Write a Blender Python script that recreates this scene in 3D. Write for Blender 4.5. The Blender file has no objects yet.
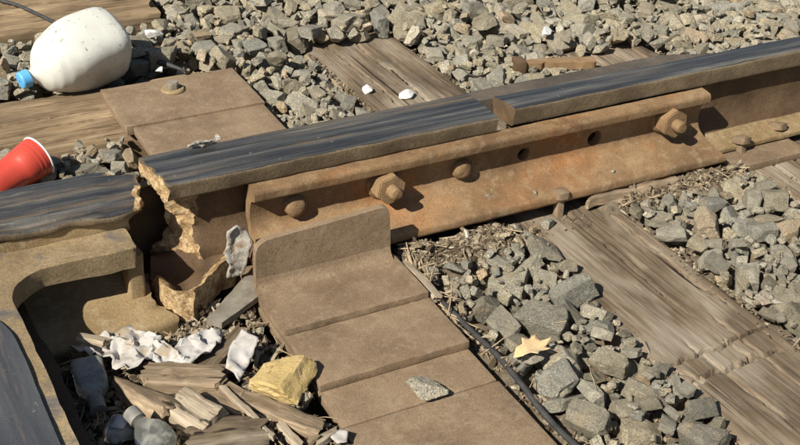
import bpy, bmesh, math, random
import numpy as np
from mathutils import Vector, Matrix, Euler
from mathutils.geometry import delaunay_2d_cdt

random.seed(7)
RNG = np.random.default_rng(11)
R_ = math.radians
scene = bpy.context.scene
COL = scene.collection

# ------------------------------------------------------------------ camera
FPX, CX, CY = 1200.0, 400.0, 222.5          # focal length and centre in photograph pixels
CAM = np.array([-.5713, -1.6128, 1.0647])
CR = np.array([0.88861297, -0.45772204, 0.02928361])
CU = np.array([0.21219557, 0.46687579, 0.85848706])
CF = np.array([0.40662026, 0.75664888, -0.51199847])
cd = bpy.data.cameras.new('camera')
cam = bpy.data.objects.new('camera', cd)
COL.objects.link(cam)
m = Matrix.Identity(4)
for i in range(3):
    m[i][0] = CR[i]; m[i][1] = CU[i]; m[i][2] = -CF[i]; m[i][3] = CAM[i]
cam.matrix_world = m
cd.sensor_width = 36.0
cd.lens = FPX / 800 * 36.0
cd.clip_start = .05
cd.clip_end = 300
scene.camera = cam


def ray(x, y):
    return CF + (x - CX) / FPX * CR - (y - CY) / FPX * CU


def atz(x, y, z):
    d = ray(x, y)
    return CAM + d * (z - CAM[2]) / d[2]


def aty(x, y, yy):
    d = ray(x, y)
    return CAM + d * (yy - CAM[1]) / d[1]


def topx(P):
    v = np.asarray(P, float) - CAM
    w = v @ CF
    return CX + FPX * (v @ CR) / w, CY - FPX * (v @ CU) / w, w


# ------------------------------------------------------------------ light
TO_SUN = Vector((-1.0, -.42, .98)).normalized()
SUN_EL = math.asin(TO_SUN.z)
world = bpy.data.worlds.new('World')
scene.world = world
world.use_nodes = True
wn = world.node_tree
bg = wn.nodes['Background']
sky = wn.nodes.new('ShaderNodeTexSky')
sky.sky_type = 'NISHITA'
sky.sun_disc = False
sky.sun_elevation = SUN_EL
sky.sun_rotation = math.atan2(TO_SUN.x, TO_SUN.y)
wn.links.new(sky.outputs[0], bg.inputs[0])
bg.inputs[1].default_value = .05
sl = bpy.data.lights.new('sun', 'SUN')
sl.energy = 5.0
sl.angle = R_(.53)
sl.color = (1, .95, .86)
sun = bpy.data.objects.new('sun', sl)
sun.rotation_euler = TO_SUN.to_track_quat('Z', 'Y').to_euler()
COL.objects.link(sun)
vs = scene.view_settings
vs.view_transform = 'Standard'
vs.look = 'None'
vs.gamma = 1
vs.use_curve_mapping = False
vs.exposure = 0.5


# ------------------------------------------------------------------ noise
def _hash(ix, iy, iz, s):
    n = (ix.astype(np.int64) * 374761393 + iy.astype(np.int64) * 668265263 + iz.astype(np.int64) * 2147483647 + s * 974711) & 0xffffffff
    n = ((n ^ (n >> 13)) * 1274126177) & 0xffffffff
    n = ((n ^ (n >> 16)) * 2246822519) & 0xffffffff
    return ((n ^ (n >> 15)) & 0xffff) / 32767.5 - 1.0


def vnoise(P, f, s=0):
    Q = np.asarray(P, float) * f + 1000.0
    I = np.floor(Q)
    t = Q - I
    t = t * t * (3 - 2 * t)
    I = I.astype(np.int64)
    out = 0
    for dx in (0, 1):
        wx = t[:, 0] if dx else 1 - t[:, 0]
        for dy in (0, 1):
            wy = t[:, 1] if dy else 1 - t[:, 1]
            for dz in (0, 1):
                wz = t[:, 2] if dz else 1 - t[:, 2]
                out = out + wx * wy * wz * _hash(I[:, 0] + dx, I[:, 1] + dy, I[:, 2] + dz, s)
    return out


def fbm(P, f, s=0, o=3):
    r = 0
    a = 1.0
    for k in range(o):
        r = r + a * vnoise(P, f * 2.03 ** k, s + 17 * k)
        a *= .5
    return r


def jitter(V, amp, f, s=0, o=3):
    V = np.asarray(V, float)
    return V + amp * np.stack([fbm(V, f, s + 1, o), fbm(V, f, s + 2, o), fbm(V, f, s + 3, o)], 1)


def sstep(a, b, x):
    t = np.clip((x - a) / (b - a), 0, 1)
    return t * t * (3 - 2 * t)


# ------------------------------------------------------------------ materials
class G:
    def __init__(s, name):
        s.m = bpy.data.materials.new(name)
        s.m.use_nodes = True
        s.t = s.m.node_tree
        s.b = s.t.nodes['Principled BSDF']
        s.co = s.t.nodes.new('ShaderNodeTexCoord').outputs['Object']

    def n(s, k, **kw):
        nd = s.t.nodes.new(k)
        for a, v in kw.items():
            setattr(nd, a, v)
        return nd

    def lk(s, a, b):
        s.t.links.new(a, b)

    def vec(s, scale=(1, 1, 1), src=None):
        v = s.n('ShaderNodeMapping')
        s.lk(src or s.co, v.inputs[0])
        v.inputs['Scale'].default_value = scale
        return v.outputs[0]

    def noise(s, scale, detail=6, rough=.6, stretch=None, dist=0, src=None):
        nd = s.n('ShaderNodeTexNoise')
        s.lk(s.vec(stretch, src) if stretch else (src or s.co), nd.inputs['Vector'])
        nd.inputs['Scale'].default_value = scale
        nd.inputs['Detail'].default_value = detail
        nd.inputs['Roughness'].default_value = rough
        nd.inputs['Distortion'].default_value = dist
        return nd.outputs['Fac']

    def ramp(s, fac, stops):
        r = s.n('ShaderNodeValToRGB')
        s.lk(fac, r.inputs[0])
        e = r.color_ramp.elements
        while len(e) < len(stops):
            e.new(.5)
        for q, (p, c) in zip(e, stops):
            q.position = p
            q.color = (*c, 1) if not isinstance(c, (int, float)) else (c, c, c, 1)
        return r.outputs[0]

    def mix(s, fac, a, b, blend='MIX'):
        x = s.n('ShaderNodeMix', data_type='RGBA', blend_type=blend)
        for sock, v in ((x.inputs[0], fac), (x.inputs[6], a), (x.inputs[7], b)):
            if hasattr(v, 'is_output'):
                s.lk(v, sock)
            elif isinstance(v, (int, float)):
                sock.default_value = v
            else:
                sock.default_value = (*v, 1)
        return x.outputs[2]

    def math(s, op, a, b=0.0):
        x = s.n('ShaderNodeMath', operation=op)
        for sock, v in zip(x.inputs, (a, b)):
            if hasattr(v, 'is_output'):
                s.lk(v, sock)
            else:
                sock.default_value = v
        return x.outputs[0]

    def bump(s, h, strength=.5, dist=.002, prev=None):
        b = s.n('ShaderNodeBump')
        b.inputs['Strength'].default_value = strength
        b.inputs['Distance'].default_value = dist
        s.lk(h, b.inputs['Height'])
        if prev:
            s.lk(prev, b.inputs['Normal'])
        return b.outputs[0]

    def out(s, col=None, rough=None, metal=None, nrm=None, **kw):
        for v, k in ((col, 'Base Color'), (rough, 'Roughness'), (metal, 'Metallic'), (nrm, 'Normal')):
            if v is None:
                continue
            if hasattr(v, 'is_output'):
                s.lk(v, s.b.inputs[k])
            elif isinstance(v, (int, float)):
                s.b.inputs[k].default_value = v
            else:
                s.b.inputs[k].default_value = (*v, 1)
        for k, v in kw.items():
            s.b.inputs[k.replace('_', ' ')].default_value = v
        return s.m


def rust_mat(name, dark, mid, light, patch=None, pfac=(.55, .75), bump=.5, rough=.8, grain=430, dust=None, stain=.4):
    g = G(name)
    a = g.noise(9, 8, .65)
    col = g.ramp(a, [(.3, dark), (.5, mid), (.7, light)])
    if patch:
        p = g.ramp(g.noise(5.5, 6, .6, dist=.4), [(pfac[0], 0.0), (pfac[1], 1.0)])
        col = g.mix(p, col, patch)
    sp = g.noise(grain, 4, .7)
    col = g.mix(.5, col, g.ramp(sp, [(.32, .2), (.5, .5), (.68, .82)]), 'OVERLAY')
    wear = g.ramp(g.noise(95, 8, .75), [(.58, 0.0), (.68, 1.0)])
    col = g.mix(g.math('MULTIPLY', wear, .55), col, tuple(c * .35 for c in dark))
    st = g.ramp(g.noise(3.2, 6, .6, dist=.6), [(.5, 0.0), (.72, 1.0)])
    col = g.mix(g.math('MULTIPLY', st, stain), col, tuple(c * .55 for c in dark))
    scr = g.ramp(g.noise(1.0, 4, .6, stretch=(6, 420, 60)), [(.68, 0.0), (.74, 1.0)])
    col = g.mix(g.math('MULTIPLY', scr, .35), col, tuple(min(1, c * 1.5) for c in light))
    if dust:
        geo = g.n('ShaderNodeNewGeometry')
        pits = g.ramp(g.noise(40, 9, .75), [(.5, 0.0), (.66, 1.0)])
        col = g.mix(g.math('MULTIPLY', pits, .6), col, dust)
    fl = g.noise(70, 5, .7)
    n1 = g.bump(sp, bump, .0012)
    n2 = g.bump(fl, bump, .0025, n1)
    return g.out(col, g.ramp(a, [(.3, rough - .1), (.7, min(1, rough + .1))]), 0.0, n2, Specular_IOR_Level=.3)


MAT = {}
MAT['plate'] = rust_mat('brown_rusted_plate', (.15, .103, .061), (.218, .151, .091), (.27, .192, .12), bump=.4, rough=.85, dust=(.31, .24, .155))
MAT['bar'] = rust_mat('orange_rusted_bar', (.14, .083, .041), (.23, .142, .071), (.295, .192, .1), patch=(.36, .158, .055), pfac=(.53, .8), bump=.45, dust=(.34, .25, .145))
MAT['cast'] = rust_mat('tan_rusted_casting', (.17, .115, .055), (.26, .18, .088), (.34, .25, .135), bump=.55, dust=(.4, .32, .2))
MAT['web'] = rust_mat('rusted_web_shade_darkened', (.07, .042, .022), (.12, .074, .039), (.19, .122, .066), bump=.55)  # rust brown, darkened further to put the shade under rail heads into colour
MAT['strip'] = rust_mat('dark_brown_strip_steel', (.06, .05, .04), (.10, .082, .063), (.16, .13, .095), bump=.4, rough=.7)
MAT['bolt'] = rust_mat('rusted_bolt', (.15, .092, .045), (.24, .15, .075), (.33, .22, .115), bump=.7, grain=380)


def fracture_mat():
    g = G('golden_fracture_metal')
    a = g.noise(60, 8, .7)
    col = g.ramp(a, [(.3, (.13, .07, .028)), (.45, (.38, .24, .11)), (.58, (.62, .45, .24)), (.72, (.8, .7, .5))])
    b = g.noise(230, 5, .75)
    col = g.mix(.6, col, g.ramp(b, [(.35, .15), (.6, .75)]), 'OVERLAY')
    n = g.bump(b, .9, .003, g.bump(a, .8, .006))
    return g.out(col, .6, .1, n)


MAT['fracture'] = fracture_mat()


def head_mat(name='worn_rail_steel', axis=0, bluish=1.0):
    """running surface (attribute wear = 1) worn to dark steel, sides rusty"""
    g = G(name)
    st = [95, 95, 95] if axis == 0 else [38, 38, 38]
    st[axis] = 3.0
    a = g.noise(1.0, 8, .62, stretch=tuple(st), dist=.1)
    steel = g.ramp(a, [(.28, (.03, .03, .032)), (.46, (.075, .075, .075)), (.6, (.15, .145, .132)), (.72, (.34, .31, .25))])
    if axis:
        steel = g.mix(.6, steel, (.12, .125, .135))
    st2 = [26, 26, 26]
    st2[axis] = 1.6
    r = g.noise(1.0, 7, .65, stretch=tuple(st2))
    rustm = g.ramp(r, [(.50, 0.0), (.66, 1.0)] if axis == 0 else [(.6, 0.0), (.74, 1.0)])
    top = g.mix(g.math('MULTIPLY', rustm, .75), steel, (.24, .165, .085))
    ch = g.ramp(g.noise(75, 5, .7), [(.66, 0.0), (.72, 1.0)])
    top = g.mix(g.math('MULTIPLY', ch, .7), top, (.48, .44, .36))
    side = g.ramp(g.noise(10, 8, .65), [(.3, (.075, .052, .03)), (.5, (.14, .102, .058)), (.7, (.22, .168, .1))])
    sp = g.noise(240, 4, .7)
    side = g.mix(.5, side, g.ramp(sp, [(.33, .3), (.67, .75)]), 'OVERLAY')
    at = g.n('ShaderNodeAttribute', attribute_name='wear')
    wsum = g.math('ADD', at.outputs['Fac'], g.math('MULTIPLY', g.math('SUBTRACT', g.noise(55, 6, .7), .5), .9))
    w = g.ramp(wsum, [(.42, 0.0), (.62, 1.0)])
    col = g.mix(w, side, top)
    met = g.math('MULTIPLY', w, g.ramp(rustm, [(0, .5), (1, .05)]))
    rough = g.mix(w, (.8,) * 3, g.ramp(a, [(.3, .30), (.7, .55)]))
    n = g.bump(g.noise(60, 6, .7), .4, .003, g.bump(sp, .3, .001))
    return g.out(col, rough, met, n)


MAT['head'] = head_mat()
MAT['head_y'] = head_mat('worn_cross_rail_steel', 1)


def ledge_mat():
    g = G('tan_ledge_with_polished_patches')
    a = g.noise(9, 8, .65)
    col = g.ramp(a, [(.3, (.15, .105, .055)), (.5, (.23, .165, .085)), (.7, (.31, .23, .13))])
    sp = g.noise(260, 4, .7)
    col = g.mix(.55, col, g.ramp(sp, [(.32, .25), (.5, .5), (.68, .78)]), 'OVERLAY')
    at = g.n('ShaderNodeAttribute', attribute_name='wear')
    w = g.math('MULTIPLY', at.outputs['Fac'], g.ramp(g.noise(14, 7, .65), [(.5, 0.0), (.62, .8)]))
    col = g.mix(w, col, (.13, .125, .12))
    return g.out(col, g.mix(w, (.8,) * 3, (.5,) * 3), g.math('MULTIPLY', w, .3), g.bump(g.noise(60, 6, .7), .5, .003, g.bump(sp, .4, .001)))


MAT['ledge'] = ledge_mat()


def wood_mat(name, dark, mid, light, bump=1.0, gray=None):
    g = G(name)
    a = g.noise(1.0, 8, .68, stretch=(1.3, 190, 190), dist=.05)
    col = g.ramp(a, [(.28, dark), (.46, mid), (.68, light)])
    big = g.noise(7, 5, .6, stretch=(.6, 1.5, 1.5))
    col = g.mix(.9, col, g.ramp(big, [(.32, .22), (.68, .78)]), 'OVERLAY')
    if gray:
        col = g.mix(g.ramp(g.noise(5, 6, .65, stretch=(.8, 2.2, 2.2)), [(.48, 0.0), (.63, .85)]), col, gray)
    fine = g.noise(1.0, 6, .75, stretch=(7, 560, 560))
    col = g.mix(.6, col, g.ramp(fine, [(.3, .2), (.55, .55), (.7, .75)]), 'OVERLAY')
    crack = g.ramp(g.noise(1.0, 5, .6, stretch=(.8, 70, 70), dist=.1), [(.335, 0.0), (.375, 1.0)])
    col = g.mix(crack, tuple(c * .35 for c in dark), col)
    n = g.bump(fine, .5 * bump, .001, g.bump(a, .3 * bump, .0015, g.bump(crack, .5, .003)))
    return g.out(col, .88, 0.0, n, Specular_IOR_Level=.2)


MAT['tie'] = wood_mat('weathered_tie_wood', (.065, .046, .028), (.15, .11, .07), (.23, .175, .117), gray=(.28, .235, .175))
MAT['timber'] = wood_mat('brown_timber_wood', (.08, .053, .028), (.18, .125, .072), (.27, .2, .12))
MAT['chunk'] = wood_mat('broken_wood', (.09, .062, .036), (.22, .16, .10), (.34, .265, .18))
MAT['bleached'] = wood_mat('bleached_splinter_wood', (.17, .13, .085), (.33, .265, .185), (.45, .38, .285))
MAT['creosote'] = wood_mat('dark_tie_wood', (.055, .034, .02), (.14, .09, .055), (.22, .145, .09))


def stone_mat(name, tint_attr):
    g = G(name)
    if tint_attr:
        t = g.n('ShaderNodeAttribute', attribute_name='tint').outputs['Fac']
        src = None
    else:
        oi = g.n('ShaderNodeObjectInfo')
        t = oi.outputs['Random']
        add = g.n('ShaderNodeVectorMath', operation='MULTIPLY_ADD')
        g.lk(g.co, add.inputs[0])
        add.inputs[1].default_value = (1, 1, 1)
        sc = g.n('ShaderNodeCombineXYZ')
        for i, k in enumerate((13.0, 7.0, 29.0)):
            g.lk(g.math('MULTIPLY', t, k), sc.inputs[i])
        g.lk(sc.outputs[0], add.inputs[2])
        src = add.outputs[0]
    base = g.ramp(t, [(0, (.20, .175, .12)), (.12, (.31, .27, .19)), (.22, (.40, .335, .22)), (.33, (.30, .265, .185)), (.42, (.19, .175, .135)), (.55, (.36, .325, .24)), (.66, (.24, .23, .185)), (.78, (.43, .385, .29)), (.87, (.26, .255, .215)), (.95, (.38, .28, .17)), (1, (.47, .425, .33))])
    k = 1.0 if tint_attr else 1.0
    big = g.noise(28 * k, 6, .65, src=src)
    col = g.mix(.6, base, g.ramp(big, [(.3, .28), (.5, .5), (.7, .74)]), 'OVERLAY')
    rust = g.ramp(g.noise(17 * k, 5, .6, src=src), [(.58, 0.0), (.7, .55)])
    col = g.mix(rust, col, (.33, .235, .125))
    sp = g.noise(330 * k, 4, .75, src=src)
    col = g.mix(.8, col, g.ramp(sp, [(.34, .12), (.48, .5), (.62, .95)]), 'OVERLAY')
    dust = g.ramp(g.noise(34 * k, 7, .7, src=src), [(.45, 0.0), (.65, .45)])
    col = g.mix(dust, col, (.40, .35, .255))
    fl = g.ramp(g.noise(190 * k, 3, .6, src=src), [(.67, 0.0), (.72, 1.0)])
    col = g.mix(g.math('MULTIPLY', fl, .5), col, (.6, .56, .47))
    n = g.bump(sp, .9, .002, g.bump(g.noise(80 * k, 7, .72, src=src), 1.0, .008))
    return g.out(col, .86, 0.0, n, Specular_IOR_Level=.25)


MAT['stone'] = stone_mat('crushed_granite', False)
MAT['stone_joined'] = stone_mat('crushed_granite_bed', True)


def simple(name, stops, scale=20, rough=.8, bump=.4, bd=.002, spot=None, **kw):
    g = G(name)
    a = g.noise(scale, 7, .65)
    col = g.ramp(a, stops)
    if spot:
        sc, lo, hi, c = spot
        col = g.mix(g.ramp(g.noise(sc, 5, .65), [(lo, 0.0), (hi, 1.0)]), col, c)
    n = g.bump(g.noise(scale * 6, 6, .7), bump, bd)
    return g.out(col, rough, 0.0, n, **kw)


MAT['dirt'] = simple('dusty_fines', [(.3, (.12, .09, .057)), (.5, (.22, .17, .11)), (.7, (.32, .255, .175))], 60, .95, 1.0, .006)
MAT['yellow'] = simple('ochre_rock', [(.3, (.42, .30, .115)), (.5, (.52, .375, .15)), (.7, (.60, .455, .22))], 30, .9, .7, .005, spot=(45, .6, .68, (.33, .2, .06)))
MAT['white'] = simple('white_quartz', [(.3, (.6, .58, .52)), (.7, (.82, .8, .75))], 40, .7, .5)
MAT['paper'] = simple('dirty_paper', [(.3, (.33, .30, .26)), (.5, (.43, .405, .37)), (.7, (.50, .48, .45))], 25, .9, .4, .001, spot=(34, .52, .66, (.30, .24, .165)))
MAT['foil'] = simple('silvery_scrap', [(.3, (.2, .17, .125)), (.5, (.38, .35, .29)), (.7, (.55, .53, .47))], 60, .6, .8, .003, spot=(50, .5, .62, (.2, .135, .075)))
MAT['shard'] = simple('grey_steel_scrap', [(.3, (.13, .11, .08)), (.5, (.2, .175, .135)), (.7, (.28, .25, .2))], 30, .7, .4)
MAT['jug'] = simple('milky_plastic', [(.3, (.42, .41, .33)), (.5, (.58, .575, .51)), (.7, (.64, .64, .58))], 12, .42, .08, .001, spot=(85, .625, .68, (.24, .18, .1)))
MAT['jug'].node_tree.nodes['Principled BSDF'].inputs['Subsurface Weight'].default_value = .25
MAT['jug'].node_tree.nodes['Principled BSDF'].inputs['Subsurface Radius'].default_value = (.02, .02, .015)
MAT['cap'] = simple('blue_cap_plastic', [(.3, (.09, .33, .62)), (.7, (.13, .42, .72))], 30, .4, .1)
MAT['cup'] = simple('red_plastic', [(.3, (.46, .05, .035)), (.7, (.56, .075, .045))], 20, .35, .05)
MAT['cup_in'] = simple('white_plastic', [(.3, (.74, .72, .7)), (.7, (.82, .8, .78))], 20, .4, .05)
MAT['cable'] = simple('black_cable_rubber', [(.3, (.028, .027, .026)), (.7, (.06, .058, .055))], 60, .5, .3)
MAT['leaf'] = simple('dry_leaf', [(.3, (.5, .33, .15)), (.5, (.62, .44, .23)), (.7, (.7, .54, .32))], 40, .8, .4)
MAT['straw'] = simple('dry_twig', [(.3, (.22, .155, .085)), (.5, (.36, .27, .165)), (.7, (.52, .41, .26))], 50, .9, .4)
MAT['bottlecap'] = simple('grimy_cap', [(.3, (.16, .15, .13)), (.7, (.3, .29, .26))], 40, .6, .3)
MAT['label'] = simple('pale_print', [(.3, (.5, .5, .48)), (.7, (.66, .66, .63))], 40, .8, .2)


def glass_mat():
    g = G('dusty_glass')
    d = g.ramp(g.noise(26, 7, .65), [(.46, 0.0), (.72, .8)])
    col = g.mix(d, (.82, .82, .74), (.33, .28, .2))
    g.lk(g.ramp(d, [(0, .92), (1, .1)]), g.b.inputs['Transmission Weight'])
    return g.out(col, g.ramp(d, [(0, .05), (1, .6)]), 0.0, None, IOR=1.45)


MAT['glass'] = glass_mat()


# ------------------------------------------------------------------ mesh helpers
def mkmesh(name, V, F, mats, mi=None, angle=35, attrs=None):
    me = bpy.data.meshes.new(name)
    me.from_pydata([tuple(map(float, v)) for v in V], [], [tuple(map(int, f)) for f in F])
    for k in (mats if isinstance(mats, (list, tuple)) else [mats]):
        me.materials.append(MAT[k])
    if mi is not None:
        me.polygons.foreach_set('material_index', np.asarray(mi, np.int32))
    if attrs:
        for k, v in attrs.items():
            a = me.attributes.new(k, 'FLOAT', 'POINT')
            a.data.foreach_set('value', np.asarray(v, np.float32))
    me.validate()
    me.shade_smooth()
    if angle is not None:
        me.set_sharp_from_angle(angle=R_(angle))
    me.update()
    return me


def link(name, me, parent=None, loc=None, rot=None):
    o = bpy.data.objects.new(name, me)
    COL.objects.link(o)
    if parent:
        o.parent = parent
    if loc is not None:
        o.location = [float(c) for c in loc]
    if rot is not None:
        o.rotation_euler = rot
    return o


def thing(name, label, cat, group=None):
    return tag(link(name, None), label, cat, group)


def tag(o, label, cat, group=None):
    o['label'] = label
    o['category'] = cat
    if group:
        o['group'] = group
    return o


def from_bm(bm):
    bm.verts.ensure_lookup_table()
    bm.verts.index_update()
    V = np.array([v.co[:] for v in bm.verts])
    F = [[v.index for v in f.verts] for f in bm.faces]
    MI = [f.material_index for f in bm.faces]
    return V, F, MI


def round_poly(pts, n=4):
    """pts: (u, v, radius) closed; returns a polygon with rounded corners"""
    out = []
    N = len(pts)
    for i in range(N):
        a = np.array(pts[i - 1][:2], float)
        b = np.array(pts[i][:2], float)
        c = np.array(pts[(i + 1) % N][:2], float)
        r = pts[i][2] if len(pts[i]) > 2 else 0
        if r <= 0:
            out.append(b)
            continue
        da, dc = (a - b), (c - b)
        la, lc = np.linalg.norm(da), np.linalg.norm(dc)
        r = min(r, la * .49, lc * .49)
        p0, p1 = b + da / la * r, b + dc / lc * r
        for k in range(n + 1):
            t = k / n
            out.append((1 - t) ** 2 * p0 + 2 * t * (1 - t) * b + t * t * p1)
    return np.array(out)


def resample(P, ds):
    out = []
    for i in range(len(P)):
        a, b = P[i], P[(i + 1) % len(P)]
        n = max(1, int(np.ceil(np.linalg.norm(b - a) / ds)))
        for k in range(n):
            out.append(a + (b - a) * k / n)
    return np.array(out)


def cdt_cap(P, ds):
    lo, hi = P.min(0), P.max(0)
    gx = np.arange(lo[0] + ds * .5, hi[0], ds)
    gy = np.arange(lo[1] + ds * .5, hi[1], ds)
    X, Y = np.meshgrid(gx, gy)
    Q = np.stack([X.ravel(), Y.ravel()], 1) + RNG.uniform(-.22, .22, (X.size, 2)) * ds
    n = len(P)
    A, B = P, np.roll(P, -1, 0)
    ab = B - A
    t = np.clip(((Q[:, None] - A) * ab).sum(2) / (ab ** 2).sum(1), 0, 1)
    d = np.linalg.norm(Q[:, None] - (A + t[..., None] * ab), axis=2).min(1)
    Q = Q[d > ds * .35]
    pts = [Vector(p) for p in np.vstack([P, Q])] if len(Q) else [Vector(p) for p in P]
    v, e, f, *_ = delaunay_2d_cdt(pts, [(i, (i + 1) % n) for i in range(n)], [], 1, 1e-7)
    return np.array([[p.x, p.y] for p in v]), [list(k) for k in f]


def prism(prof, s0, s1, axis='x', ds=.008, dsl=.012, f0=None, f1=None, capmat0=0, capmat1=0, stations=None):
    """closed profile swept between s0 and s1; f0/f1(u,v) shift the end surfaces. profile coords: x->(y,z) y->(x,z) z->(x,y)"""
    P = resample(np.asarray(prof, float)[:, :2], ds)
    area = np.sum(P[:, 0] * np.roll(P[:, 1], -1) - np.roll(P[:, 0], -1) * P[:, 1])
    if area < 0:
        P = P[::-1]
    z0 = (lambda q: np.full(len(q), s0)) if f0 is None else f0
    z1 = (lambda q: np.full(len(q), s1)) if f1 is None else f1
    if stations is None:
        n = max(1, int(round((s1 - s0) / dsl)))
        T = np.linspace(0, 1, n + 1)
    else:
        T = np.asarray(stations)
    m_ = len(P)
    a, b = z0(P), z1(P)
    V, F, MI = [], [], []
    for t in T:
        V.append(np.column_stack([P, a + t * (b - a)]))
    for i in range(len(T) - 1):
        for j in range(m_):
            k = (j + 1) % m_
            F.append([i * m_ + j, i * m_ + k, (i + 1) * m_ + k, (i + 1) * m_ + j])
            MI.append(0)
    V = np.vstack(V)
    for fn, cmi, flip in ((z0, capmat0, True), (z1, capmat1, False)):
        cv, cf = cdt_cap(P, ds)
        o = len(V)
        V = np.vstack([V, np.column_stack([cv, fn(cv)])])
        for f in cf:
            # orient
            p = cv[f]
            ar = np.sum(p[:, 0] * np.roll(p[:, 1], -1) - np.roll(p[:, 0], -1) * p[:, 1])
            ccw = ar > 0
            f = f if ccw != flip else f[::-1]
            F.append([o + q for q in f])
            MI.append(cmi)
    if axis == 'x':
        V = V[:, [2, 0, 1]]
    elif axis == 'y':
        V = V[:, [0, 2, 1]]
        F = [f[::-1] for f in F]
    # weld caps
    key = {}
    idx = np.empty(len(V), int)
    NV = []
    for i, v in enumerate(np.round(V, 6)):
        t = tuple(v)
        if t not in key:
            key[t] = len(NV)
            NV.append(V[i])
        idx[i] = key[t]
    F = [[int(idx[q]) for q in f] for f in F]
    keep = [i for i, f in enumerate(F) if len(set(f)) == len(f)]
    return np.array(NV), [F[i] for i in keep], [MI[i] for i in keep]


def vnormals(V, F):
    N = np.zeros_like(V)
    for f in F:
        a, b, c = V[f[0]], V[f[1]], V[f[2]]
        n = np.cross(b - a, c - a)
        for q in f:
            N[q] += n
    return N / np.maximum(np.linalg.norm(N, axis=1, keepdims=True), 1e-12)


def wear_of(V, F, lo=.45, hi=.85):
    return sstep(lo, hi, vnormals(V, F)[:, 2])


def join(*parts):
    V, F, MI = [], [], []
    o = 0
    for p in parts:
        V.append(p[0])
        F += [[q + o for q in f] for f in p[1]]
        MI += list(p[2]) if len(p) > 2 else [0] * len(p[1])
        o += len(p[0])
    return np.vstack(V), F, MI


def bevbox(x0, x1, y0, y1, z0, z1, bev=.004, cuts=0, seg=2):
    bm = bmesh.new()
    bmesh.ops.create_cube(bm, size=1)
    for v in bm.verts:
        v.co = Vector(((x0 + x1) / 2 + v.co.x * (x1 - x0), (y0 + y1) / 2 + v.co.y * (y1 - y0), (z0 + z1) / 2 + v.co.z * (z1 - z0)))
    if bev:
        bmesh.ops.bevel(bm, geom=bm.edges[:], offset=bev, segments=seg, affect='EDGES', profile=.6)
    if cuts:
        bmesh.ops.subdivide_edges(bm, edges=[e for e in bm.edges if e.calc_length() > .02], cuts=cuts, use_grid_fill=True)
    r = from_bm(bm)
    bm.free()
    return r


def lathe(prof, n=24, cap=True):
    """profile (a, r) along local Z"""
    V, F = [], []
    for a, r in prof:
        for k in range(n):
            t = 2 * math.pi * k / n
            V.append((r * math.cos(t), r * math.sin(t), a))
    for i in range(len(prof) - 1):
        for k in range(n):
            F.append([i * n + k, i * n + (k + 1) % n, (i + 1) * n + (k + 1) % n, (i + 1) * n + k])
    if cap:
        F.append(list(range(n))[::-1])
        F.append([(len(prof) - 1) * n + k for k in range(n)])
    return np.array(V, float), F, [0] * len(F)


def tube(path, r, n=8, taper=None):
    path = [Vector(p) for p in path]
    V, F = [], []
    for i, p in enumerate(path):
        d = (path[min(i + 1, len(path) - 1)] - path[max(i - 1, 0)]).normalized()
        u = d.cross(Vector((.13, .21, .97))).normalized()
        w = d.cross(u)
        rr = r * (taper[i] if taper else 1)
        for k in range(n):
            t = 2 * math.pi * k / n
            V.append(p + (u * math.cos(t) + w * math.sin(t)) * rr)
    for i in range(len(path) - 1):
        for k in range(n):
            F.append([i * n + k, i * n + (k + 1) % n, (i + 1) * n + (k + 1) % n, (i + 1) * n + k])
    F.append(list(range(n)))
    F.append([(len(path) - 1) * n + k for k in range(n)][::-1])
    return np.array([v[:] for v in V]), F, [0] * len(F)


def spline(pts, n=12):
    pts = [np.array(p, float) for p in pts]
    P = [2 * pts[0] - pts[1]] + pts + [2 * pts[-1] - pts[-2]]
    out = []
    for i in range(1, len(P) - 2):
        for k in range(n):
            t = k / n
            a, b, c, d = P[i - 1:i + 3]
            out.append(.5 * (2 * b + (c - a) * t + (2 * a - 5 * b + 4 * c - d) * t * t + (3 * b - a - 3 * c + d) * t ** 3))
    out.append(pts[-1])
    return out


def xform(V, mat):
    M_ = np.array(mat)
    return V @ M_[:3, :3].T + M_[:3, 3]


def frame(origin, zdir, xdir=(1, 0, 0)):
    z = Vector(zdir).normalized()
    x = Vector(xdir)
    x = (x - z * x.dot(z)).normalized()
    y = z.cross(x)
    M_ = Matrix((x, y, z)).transposed().to_4x4()
    M_.translation = Vector([float(c) for c in origin])
    return M_


TIE_Z = -.015

# ------------------------------------------------------------------ ground sheet
def ground_height(X, Y):
    P = np.column_stack([X, Y, np.zeros(len(X))])
    z = -.082 + .012 * fbm(P, 9, 5) + .006 * fbm(P, 40, 6)
    pit = sstep(-.60, -.5, Y) * (1 - sstep(-.13, -.06, Y)) * sstep(-.42, -.36, X) * (1 - sstep(-.07, -.03, X))
    z = z + pit * .045
    z = z + .046 * (1 - sstep(-.12, -.06, Y)) * sstep(.2, .24, X)
    # fines heaped along the front of the joint bar
    h = np.exp(-((Y + .145) / .05) ** 2) * sstep(.19, .24, X) * (1 - sstep(.40, .47, X))
    h2 = np.exp(-((Y + .12) / .045) ** 2) * sstep(.6, .66, X) * (1 - sstep(.93, .97, X))
    z = z + .048 * h + .04 * h2
    return z


def axis_grid(lo, hi, step):
    fine = np.arange(lo, hi + 1e-9, step)
    outer = [step * 2, .06, .12, .3, .7, 1.5, 3, 6, 12, 25, 50]
    a = lo - np.cumsum(outer)[::-1]
    b = fine[-1] + np.cumsum(outer)
    return np.concatenate([a, fine, b])


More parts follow.
